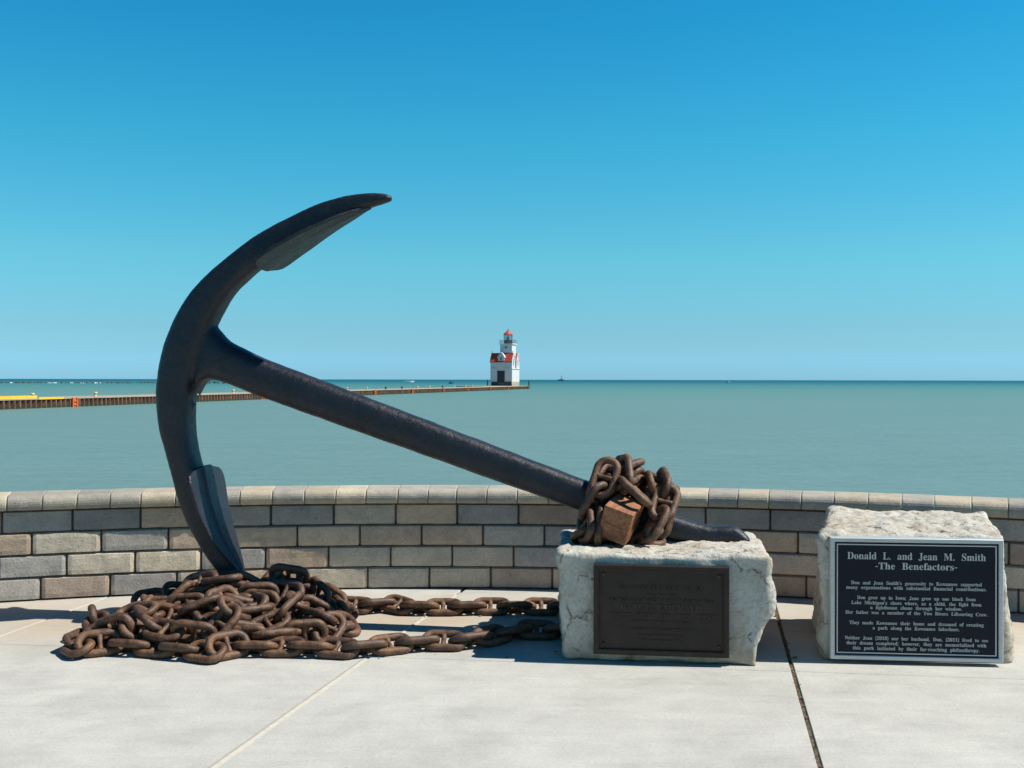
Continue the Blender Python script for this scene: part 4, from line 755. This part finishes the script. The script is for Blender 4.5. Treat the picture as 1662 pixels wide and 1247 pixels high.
CHAIN_W = '[[0.403,5.029,0.735,-0.809,0.303,0.445,-0.236],[0.444,5.132,0.755,-0.617,-0.486,-0.301,-0.541],[0.447,5.212,0.717,-0.19,0.436,-0.158,-0.865],[0.409,5.238,0.614,0.104,0.639,0.006,-0.762],[0.383,5.161,0.523,-0.586,0.025,-0.52,0.621],[0.35,5.048,0.52,-0.777,-0.101,0.392,0.482],[0.416,4.987,0.68,-0.849,0.287,0.441,0.057],[0.482,5.062,0.718,-0.695,-0.513,-0.247,-0.439],[0.521,5.156,0.69,-0.535,0.324,-0.118,-0.771],[0.474,5.212,0.603,-0.636,0.135,-0.668,-0.363],[0.477,5.158,0.533,0.61,0.066,0.258,-0.747],[0.419,5.044,0.514,-0.648,0.017,0.139,0.749],[0.373,5.02,0.555,0.467,-0.639,-0.127,-0.598],[0.535,4.988,0.723,0.855,-0.132,-0.134,0.484],[0.593,5.085,0.713,0.589,-0.542,-0.084,0.594],[0.597,5.168,0.633,-0.379,0.059,-0.496,-0.779],[0.572,5.204,0.546,-0.7,-0.075,-0.688,0.176],[0.481,5.056,0.489,-0.589,0.005,0.113,0.8],[0.584,4.95,0.499,0.964,0.084,-0.237,-0.092],[0.677,4.953,0.627,0.314,0.471,-0.365,0.739],[0.642,4.998,0.695,0.283,-0.687,-0.32,0.588],[0.663,5.1,0.635,0.815,0.074,0.32,0.477],[0.666,5.186,0.569,0.457,-0.267,0.179,0.83],[0.616,5.203,0.524,-0.825,-0.249,-0.046,0.505],[0.615,4.945,0.486,0.891,0.067,-0.188,-0.407],[0.682,4.933,0.567,0.757,0.276,-0.45,0.386],[0.73,5.002,0.641,0.745,-0.348,-0.351,0.448],[0.735,5.117,0.629,-0.717,-0.2,-0.343,-0.573],[0.742,5.195,0.566,0.095,-0.559,-0.028,0.823],[0.691,5.21,0.508,0.429,-0.003,-0.41,-0.805],[0.641,5.124,0.458,0.31,-0.001,0.0,-0.951],[0.642,4.937,0.458,-0.648,-0.001,0.002,0.761],[0.643,4.832,0.552,-0.026,0.859,0.245,0.449],[0.693,4.893,0.643,0.758,0.327,-0.274,0.493],[0.695,4.997,0.72,-0.638,0.281,0.498,-0.516],[0.702,5.109,0.708,-0.781,-0.115,-0.308,-0.531],[0.689,5.2,0.661,0.304,-0.178,0.177,0.919],[0.638,5.273,0.591,-0.689,0.143,-0.474,-0.529],[0.589,5.3,0.534,0.383,0.363,0.397,-0.751],[0.508,5.254,0.489,0.546,0.004,-0.022,-0.838],[0.473,5.113,0.458,0.547,0.0,-0.0,-0.837],[0.411,4.922,0.473,0.447,0.021,-0.133,-0.884],[0.399,4.867,0.538,0.255,0.72,0.124,0.633],[0.558,4.87,0.694,0.286,0.339,0.074,0.893],[0.52,4.952,0.767,0.691,-0.141,-0.605,0.37],[0.538,5.044,0.8,0.905,-0.068,-0.092,0.41],[0.556,5.139,0.774,-0.054,-0.785,-0.509,0.349],[0.556,5.226,0.701,0.451,-0.303,0.189,0.818],[0.502,5.281,0.614,-0.243,-0.53,-0.54,0.607],[0.43,5.317,0.532,-0.026,-0.371,-0.285,0.883],[0.397,5.253,0.49,-0.558,0.166,-0.305,0.753],[0.33,4.923,0.492,0.665,0.004,-0.243,-0.706],[0.335,4.876,0.546,-0.178,-0.682,-0.457,-0.543],[0.375,4.908,0.645,0.814,-0.283,-0.461,-0.21],[0.424,4.924,0.753,0.728,0.368,-0.369,0.445]]'
LM = [link_mesh(i) for i in range(4)]
def chain(name, label, data, limit=100):
    D = json.loads(data); cx = sum(d[0] for d in D)/len(D); cy = sum(d[1] for d in D)/len(D)
    root = empty(name, (cx, cy, min(d[2] for d in D)-.03)); tag(root, label, 'chain')
    for i, d in enumerate(D):
        o = bpy.data.objects.new('link', LM[(i*7+3) % 4]); COL.objects.link(o); o.parent = root
        o.rotation_mode = 'QUATERNION'; o.rotation_quaternion = Quaternion(d[3:7]); o.location = Vector(d[:3]) - root.location
    return root
chain('anchor_chain', 'rusty stud link chain at the back of the heap, its tail running along the wall', CHAIN_A)
chain('anchor_chain', 'rusty stud link chain at the front of the heap, its tail running nearest the viewer', CHAIN_B)
chain('anchor_chain', 'rusty stud link chain wound in a ball around the anchor shank on the stone', CHAIN_W)

# --- weathered block wedged into the chain
V0 = P(1028, 837.5, 3.79); k3 = 1.05
va, vb, vc = (Vector(x)*k3 for x in ((.115,-.0395,-.040), (.070,.167,.036), (-.032,.0425,-.134)))
p0 = V0 - va
wb = empty('timber_block', V0 - va/2 + vb/2 + vc)
tag(wb, 'reddish brown wooden block wedged under the chain ball beside the shank', 'block')
ux, uy = va.normalized(), vb.normalized(); uz = ux.cross(uy).normalized()
uy = uz.cross(ux)
lx, ly, lz = va.length, vb.length, vc.length
R = Matrix((ux, uy, uz)).transposed()
wb.rotation_euler = R.to_euler()
bm = bmesh.new(); bmesh.ops.create_cube(bm, size=1)
for v in bm.verts: v.co = Vector((v.co.x*lx, v.co.y*ly, (v.co.z+.5)*lz))
bmesh.ops.bevel(bm, geom=bm.edges[:], offset=.0045, segments=2, affect='EDGES', profile=.6)
me = bpy.data.meshes.new('timber'); bm.to_mesh(me); bm.free(); link_obj('timber', me, M['wood'], wb)
mb = MB()                                          # drying checks in the faces
def check(pts, w):
    v = []
    for i, p in enumerate(pts):
        p = Vector(p); q = w*(math.sin(math.pi*i/(len(pts)-1))*.8+.2)
        v += [p, p]
    return v
def slit(a, b, nrm, w):
    a, b, nrm = Vector(a), Vector(b), Vector(nrm); t_ = (b-a).normalized().cross(nrm)*w
    m_ = (a+b)/2; mb.add([a+nrm*.0006, m_+t_+nrm*.0006, b+nrm*.0006, m_-t_+nrm*.0006], [(0,1,2,3)])
slit((-.012,-ly*.12,lz), (.016,-ly*.15,lz), (0,0,1), .0022)
slit((-lx*.44,-ly/2,lz*.53), (lx*.1,-ly/2,lz*.47), (0,-1,0), .0016)
slit((lx*.05,-ly/2,lz*.47), (lx*.42,-ly/2,lz*.50), (0,-1,0), .0012)
slit((lx/2,-ly*.42,lz*.42), (lx/2,ly*.1,lz*.55), (1,0,0), .0014)
mb.build('drying_cracks', M['crack'], wb, fix=False)

# ------------------------------------------------------------------ pier
WZ = -1.1
pa, pb = Vector((-38.0, 64.0*K)), Vector((4.5, 216.0*K)); pd = (pb-pa).normalized(); pn = Vector((-pd.y, pd.x))   # pn points away from the viewer side
PL = (pb-pa).length
pier = empty('harbor_pier', (pa.x, pa.y, WZ), math.atan2(pd.y, pd.x))
tag(pier, 'long low rusty sheet pile pier running out to the lighthouse', 'pier')
DK = .78
mb = MB(); s0 = -30.0; pts = []                    # corrugated sheet piling (local x along the pier, -y towards the plaza)
x = s0; per_ = .62
while x < PL-1.2:
    pts += [(x, .0), (x+.17, .0), (x+.31, .22), (x+.48, .22)]; x += per_
v = [(a, b, -1.5) for a, b in pts] + [(a, b, DK-.10) for a, b in pts]; n_ = len(pts)
mb.add(v, [(i, i+1, n_+i+1, n_+i) for i in range(n_-1)])
mb.build('sheet_piling', M['pile'], pier, fix=False)
mb = MB(); mb.box(s0, PL-24, -.04, 4.0, DK-.10, DK); mb.box(PL-24, PL-1.2, -.04, 12.5, DK-.10, DK); mb.box(s0, PL-1.2, .5, 3.9, -1.5, DK-.102); mb.box(PL-23.9, PL-1.2, 3.9, 12.4, -1.5, DK-.102); mb.box(PL-1.2, PL+2.2, .9, 9.0, -1.5, DK-.1)
mb.build('deck', M['pierdeck'], pier)
mb = MB(); mb.box(PL-2.8, PL-.3, -.12, 2.5, -1.5, DK-.02); mb.build('end_block', M['pile'], pier)
def at_px(px):                                     # distance along the pier seen at a pixel column
    k = (px-831)/F; return (k*pa.y - pa.x)/(pd.x - k*pd.y)
for px in (120, 425, 608, 669, 719.5, 758.5, 795, 824):
    s_ = at_px(px); mb = MB()
    for q in (-.30, .30): mb.box(s_+q-.06, s_+q+.06, -.16, -.05, -1.3, DK-.03)
    for k in range(7): mb.box(s_-.24, s_+.24, -.13, -.08, -1.25+k*.28, -1.17+k*.28)
    mb.box(s_-.24, s_+.24, -.047, -.042, -1.2, DK-.03)
    mb.build('ladder', M['orange'], pier)
mb = MB(); a, b = at_px(-60), at_px(62); mb.box(a, b, .1, .35, DK+.0, DK+.22); mb.build('kerb_beam', M['yellow'], pier)
mb = MB(); a, b = at_px(62.5), at_px(103); mb.box(a, b, -.06, .3, DK-.1, DK+.06); mb.build('kerb_beam', M['yellow'], pier)
bol = None
for i, (px, dark) in enumerate(((69,0), (170,0), (325,1), (391,0), (573,0), (605,0), (635,1), (661,1), (686,0), (705,0), (726,1), (745,0), (763,0), (774,0))):
    s_ = at_px(px)
    if bol is None:
        mb = MB(); mb.lathe([(.17, 0), (.17, .05), (.10, .07), (.09, .22), (.17, .26), (.18, .34), (.12, .40)], 12)
        bol = mb.build('mooring_bollard', M['pale'], None, True); o = bol
    else:
        o = bol.copy(); COL.objects.link(o)
        if dark: o.data = bol.data.copy(); o.data.materials[0] = M['dark']
    w_ = pa + pd*s_ + pn*.9; o.location = (w_.x, w_.y, WZ+DK)
    names = {69: 'buff mooring bollard on the pier behind the end of the yellow beam', 170: 'buff mooring bollard on the pier left of the anchor crown', 325: 'dark mooring bollard on the pier just under the anchor crown', 391: 'buff mooring bollard on the pier seen just below the anchor shank'}
    lb = names.get(px) or ('dark mooring bollard on the far stretch of pier before the lighthouse' if dark else 'buff mooring bollard on the far stretch of pier before the lighthouse')
    tag(o, lb, 'bollard', 'mooring bollards along the pier')
# dark posts either side of the lighthouse
post = None
for px, d, lb in ((791.4, 214, 'slim dark post on the pier left of the lighthouse'), (858.5, 216.5, 'slim dark post at the pier tip right of the lighthouse')):
    if post is None:
        mb = MB(); mb.lathe([(.16, 0), (.17, .15), (.13, .5), (.17, 1.0), (.13, 1.25), (.06, 1.35), (.07, 1.5), (.02, 1.62)], 10)
        post = mb.build('pier_post', M['dark'], None, True); o = post
    else: o = post.copy(); COL.objects.link(o)
    o.location = ((px-831)/F*d*K, d*K, WZ+DK-(.1 if d > 215.5 else 0)); tag(o, lb, 'post', 'dark posts beside the lighthouse')

# ------------------------------------------------------------------ lighthouse
LH = empty('lighthouse', (-1.77, 214*K+3.6, WZ+DK), math.radians(-19))
tag(LH, 'white square lighthouse with red roof and lantern at the pier end', 'lighthouse')
mb = MB(); mb.box(-2.75, 2.85, -2.87, 2.85, 0, 1.0); mb.build('foundation', M['base'], LH)
mb = MB(); mb.box(-2.35, -1.02, -3.12, -2.872, 0, .98); mb.box(1.02, 2.80, -3.12, -2.872, 0, .98); mb.box(-1.02, 1.02, -3.3, -2.872, 0, .55); mb.build('plinth_steps', M['wing'], LH)
body_ = MB(); body_.box(-2.85, 2.85, -2.85, 2.85, 1.0, 4.25)
body_.box(-2.85, 2.85, -2.85, -.45, 4.25, 6.1); body_.box(-2.85, 2.85, .55, 2.85, 4.25, 6.1); body_.box(-2.84, 1.9, -.45, .55, 4.25, 6.1)
for y0, y1 in ((-2.85, -.45), (.55, 2.85)): body_.prism([(y0, 6.1), (y1, 6.1), ((y0+y1)/2, 8.0)], -2.85, 2.85, 'x')
body_.build('wall', M['white'], LH)
mb = MB()                                          # belt course; its narrow roof shows as two lit ledges on the front
mb.box(-2.6, -1.35, -3.12, -2.852, 4.18, 4.32); mb.box(.95, 3.0, -3.12, -2.852, 4.18, 4.32); mb.box(2.852, 3.0, -2.85, 2.9, 4.18, 4.30)
mb.build('belt_course', M['trim'], LH)
rf = MB()
for y0, y1 in ((-2.85, -.45), (.55, 2.85)):
    ym = (y0+y1)/2; e = .18; sl = 1.9/(ym-y0)
    rf.prism([(y0-e, 6.1-e*sl), (ym, 8.0), (ym, 8.2), (y0-e, 6.3-e*sl)], -3.0, 2.80, 'x')
    rf.prism([(y1+(e if y1 > 0 else 0), 6.1-(e if y1 > 0 else 0)*sl), (ym, 8.0), (ym, 8.2), (y1+(e if y1 > 0 else 0), 6.3-(e if y1 > 0 else 0)*sl)], -3.0, 2.80, 'x')
rf.prism([(-.449, 4.3), (.549, 4.3), (.549, 7.2), (-.449, 7.2)], 1.905, 2.45, 'x')
rfo = rf.build('roof', M['redroof'], LH)
mb = MB()
for q in (-2.85, 2.6): mb.lathe([(.09, 0), (.07, .25), (.10, .38), (.02, .55)], 8, q, -1.65, 8.15)
mb.build('finial', M['redroof'], rfo)
mb = MB()
for y0, y1 in ((-2.85, -.45), (.55, 2.85)):        # white raking boards on the right-hand gables
    ym = (y0+y1)/2
    for s_ in (0, 1):
        a_, z_ = (y0-.15, 6.1-.24) if s_ == 0 else (y1+(.15 if y1 > 0 else 0), 6.1)
        mb.prism([(a_, z_), (ym, 7.95), (ym, 8.25), (a_, z_+.3)], 2.802, 2.98, 'x')
mb.build('gable_trim', M['trim'], LH)
dm = MB(); dm.prism([(-.8, 6.0), (.8, 6.0), (.8, 7.0), (.35, 7.75), (0, 8.0), (-.35, 7.75), (-.8, 7.0)], -2.90, -1.6); dmo = dm.build('dormer', M['white'], LH)
mb = MB(); mb.prism([(-.95, 6.9), (-.42, 7.85), (0, 8.14), (.42, 7.85), (.95, 6.9), (1.02, 7.0), (.45, 7.98), (0, 8.30), (-.45, 7.98), (-1.02, 7.0)], -3.05, -1.6); mb.build('dormer_trim', M['trim'], dmo)
mb = MB(); mb.box(-.28, .28, -2.93, -2.88, 6.35, 7.2); mb.build('window', M['grey'], dmo)
mb = MB(); mb.box(-1.05, 1.0, -2.93, -2.845, .75, 3.75); dr = mb.build('door', M['dark'], LH)
mb = MB(); mb.box(-1.2, -1.052, -2.96, -2.852, 1.0, 3.9); mb.box(1.002, 1.15, -2.96, -2.852, 1.0, 3.9); mb.box(-1.2, 1.15, -2.96, -2.852, 3.902, 4.05); mb.build('door_frame', M['trim'], dr)
for y_ in (-1.65, 1.7):
    mb = MB(); mb.box(2.84, 2.875, y_-.28, y_+.28, 5.1, 6.6); mb.build('window', M['grey'], LH)
tw = MB(); tw.box(-.75, 2.35, -1.5, 1.6, 6.5, 10.35); two = tw.build('tower', M['white'], LH)
mb = MB()
mb.lathe([(.34, 0), (.34, .06)], 14, 0, 0, 0)
for i in range(len(mb.v)): x, y_, z = mb.v[i]; mb.v[i] = (.8+x, -1.5-z, 9.55+y_)
mb.build('window', M['grey'], two)
gl_ = MB(); gl_.box(-1.0, 2.6, -1.75, 1.85, 10.35, 10.55); glo = gl_.build('gallery', M['trim'], LH)
mb = MB()
cs = [(-.95,-1.7), (2.55,-1.7), (2.55,1.8), (-.95,1.8)]
for i in range(4):
    a, b = Vector(cs[i]), Vector(cs[(i+1) % 4])
    for z_ in (10.95, 11.4): mb.tube([(a.x, a.y, z_), (b.x, b.y, z_)], .035, 5)
    for k in range(5): p = a + (b-a)*k/5; mb.tube([(p.x, p.y, 10.55), (p.x, p.y, 11.42)], .035, 5)
mb.build('railing', M['grey'], glo)
ln = empty('lantern', (.8, .05, 10.55)); ln.parent = LH
mb = MB(); mb.lathe([(1.08, 0), (1.08, .95)], 8, rot=math.pi/8); mb.build('lantern_base', M['dark'], ln)
mb = MB(); mb.lathe([(1.0, .952), (1.0, 2.2)], 8, rot=math.pi/8); mb.build('glass', M['glass'], ln)
mb = MB()
for k in range(8):
    a = math.pi/8 + k*math.pi/4; mb.tube([(1.05*math.cos(a), 1.05*math.sin(a), .9), (1.05*math.cos(a), 1.05*math.sin(a), 2.24)], .05, 5)
mb.lathe([(1.12, 2.201), (1.18, 2.30)], 8, rot=math.pi/8); mb.lathe([(.3, .953), (.3, 1.7)], 8); mb.build('frame', M['dark'], ln)
mb = MB(); mb.lathe([(1.25, 2.302), (.85, 2.72), (.4, 3.15), (.16, 3.3)], 8, rot=math.pi/8); rr_ = mb.build('roof', M['redroof'], ln)
mb = MB(); mb.lathe([(.15, 3.28), (.17, 3.42), (.10, 3.52), (.03, 3.75)], 8); mb.build('vent_ball', M['dark'], rr_)

# ------------------------------------------------------------------ boats
def hull(mb, L, Bm, D, sheer=.25, bow=1.0, sections=9):
    """pointed-bow hull along +x, waterline at z = 0"""
    v = []; n_ = 7
    for i in range(sections+1):
        t_ = i/sections; x = -L/2 + L*t_; w = Bm/2*(1 if t_ < .5 else max(.02, 1-((t_-.5)/.5)**2.0)); zt = D*(1+sheer*t_*t_*2)
        xs_ = x + (bow*.12*L if t_ == 1 else 0)
        for (a, z) in ((-1, zt), (-.96, zt*.5), (-.75, -.1), (0, -.25), (.75, -.1), (.96, zt*.5), (1, zt)):
            v.append((x + (xs_-x)*max(0, z/zt), a*w, z))
    f = [(i*n_+j, (i+1)*n_+j, (i+1)*n_+j+1, i*n_+j+1) for i in range(sections) for j in range(n_-1)] + [(i*n_+6, (i+1)*n_+6, (i+1)*n_, i*n_) for i in range(sections)]
    f += [tuple(range(7)), tuple(reversed([sections*n_+j for j in range(7)]))]
    mb.add(v, f)
def boat_at(name, px, d, rz, label, cat='boat'):
    o = empty(name, ((px-831)/F*d*K, d*K, WZ), rz); return tag(o, label, cat)
b_ = boat_at('motor_boat', 663.3, 690, math.radians(8), 'white motor boat with a low canopy on the lake left of the lighthouse')
mb = MB(); hull(mb, 8.0, 2.6, .95, .2); mb.build('hull', M['boatwhite'], b_)
mb = MB(); mb.prism([(-1.6, 1.0), (1.6, 1.0), (.8, 1.75), (-1.2, 1.75)], -.95, .95); mb.build('windscreen', M['grey'], b_)
mb = MB(); mb.box(-1.7, .6, -1.05, 1.05, 2.35, 2.45)
for x in (-1.6, .45):
    for y_ in (-1, 1): mb.tube([(x, y_, .95), (x, y_, 2.36)], .04, 5)
mb.tube([(-.4, 0, 2.45), (-.4, 0, 3.3)], .04, 5); mb.build('canopy', M['boatwhite'], b_)
b_ = boat_at('fishing_dinghy', 731.8, 495, math.radians(-5), 'tiny dark boat on the lake between the white motor boat and the lighthouse')
mb = MB(); hull(mb, 2.9, 1.2, .38, .2); mb.build('hull', M['boatblue'], b_)
mb = MB(); mb.box(-.7, .5, -.4, .4, .32, .7); mb.box(-.45, .0, -.3, .3, .7, 1.2); mb.build('cabin', M['dark'], b_)
b_ = boat_at('tug_boat', 911.3, 2150, math.radians(176), 'dark tug with a pale deckhouse and mast on the horizon right of the lighthouse')
mb = MB(); hull(mb, 15.5, 5.0, 1.9, .35); mb.build('hull', M['boatblue'], b_)
mb = MB(); mb.box(-4.0, 3.2, -1.8, 1.8, 1.9, 3.9); mb.box(-.5, 2.8, -1.5, 1.5, 3.9, 5.9); mb.build('deckhouse', M['boatwhite'], b_)
mb = MB(); mb.box(-.1, 2.84, -1.54, 1.54, 4.7, 5.4); mb.build('window_band', M['dark'], b_)
mb = MB(); mb.tube([(.3, 0, 5.9), (.3, 0, 12.8)], .28, 6); mb.box(-.6, 1.2, -.5, .5, 9.6, 11.0); mb.lathe([(.7, 0), (.7, 2.6)], 10, -2.2, 0, 3.9); mb.build('mast', M['dark'], b_)
b_ = boat_at('cabin_cruiser', 1182.3, 598, math.radians(172), 'small white cabin boat alone on the open lake at the right')
mb = MB(); hull(mb, 3.7, 1.6, .7, .2); mb.build('hull', M['boatwhite'], b_)
mb = MB(); mb.prism([(-1.1, .7), (.5, .7), (.2, 1.9), (-1.0, 1.9)], -.6, .6); mb.build('cabin', M['boatwhite'], b_)
mb = MB(); mb.box(.52, 1.3, -.4, .4, .72, 1.25); mb.build('windscreen', M['dark'], b_)

# ------------------------------------------------------------------ breakwater far left with breaking waves
bw = MB(); n_ = 90
for i in range(n_):
    x = -330 + i*2.0 + rnd.uniform(-.5, .5); y_ = 470*K + rnd.uniform(-2, 2); r = rnd.uniform(.8, 1.6); hh = rnd.uniform(.25, .7) + (.35 if i > 68 else 0)
    k = rnd.randint(5, 7); a0 = rnd.uniform(0, 6)
    v = [(x + r*math.cos(a0+6.283*j/k)*rnd.uniform(.8, 1.2), y_ + r*math.sin(a0+6.283*j/k), WZ-.4) for j in range(k)] + [(x + .6*r*math.cos(a0+6.283*j/k)*rnd.uniform(.8, 1.2), y_ + .6*r*math.sin(a0+6.283*j/k), WZ+hh*rnd.uniform(.7, 1.1)) for j in range(k)]
    bw.add(v, [(j, (j+1) % k, k+(j+1) % k, k+j) for j in range(k)] + [tuple(range(k, 2*k))])
o = bw.build('breakwater', M['rock']); tag(o, 'low dark rock breakwater line far off behind the pier', 'breakwater')
mb = MB()
for px, wd in ((20,10), (82,10), (88,8), (114,9), (134,10), (158,10)):
    for k in range(int(wd*.55)):
        x = (px-831+rnd.uniform(-wd/2, wd/2))/F*466*K; r = rnd.uniform(.15, .45)
        mb.lathe([(r, -.1), (r*.9, r*.5), (r*.3, r*1.0)], 6, x, 466*K+rnd.uniform(-.8, .8), WZ+.0)
tag(mb.build('breaking_foam', M['foam']), 'white foam of waves breaking on the far rock line', 'foam', kind='stuff')
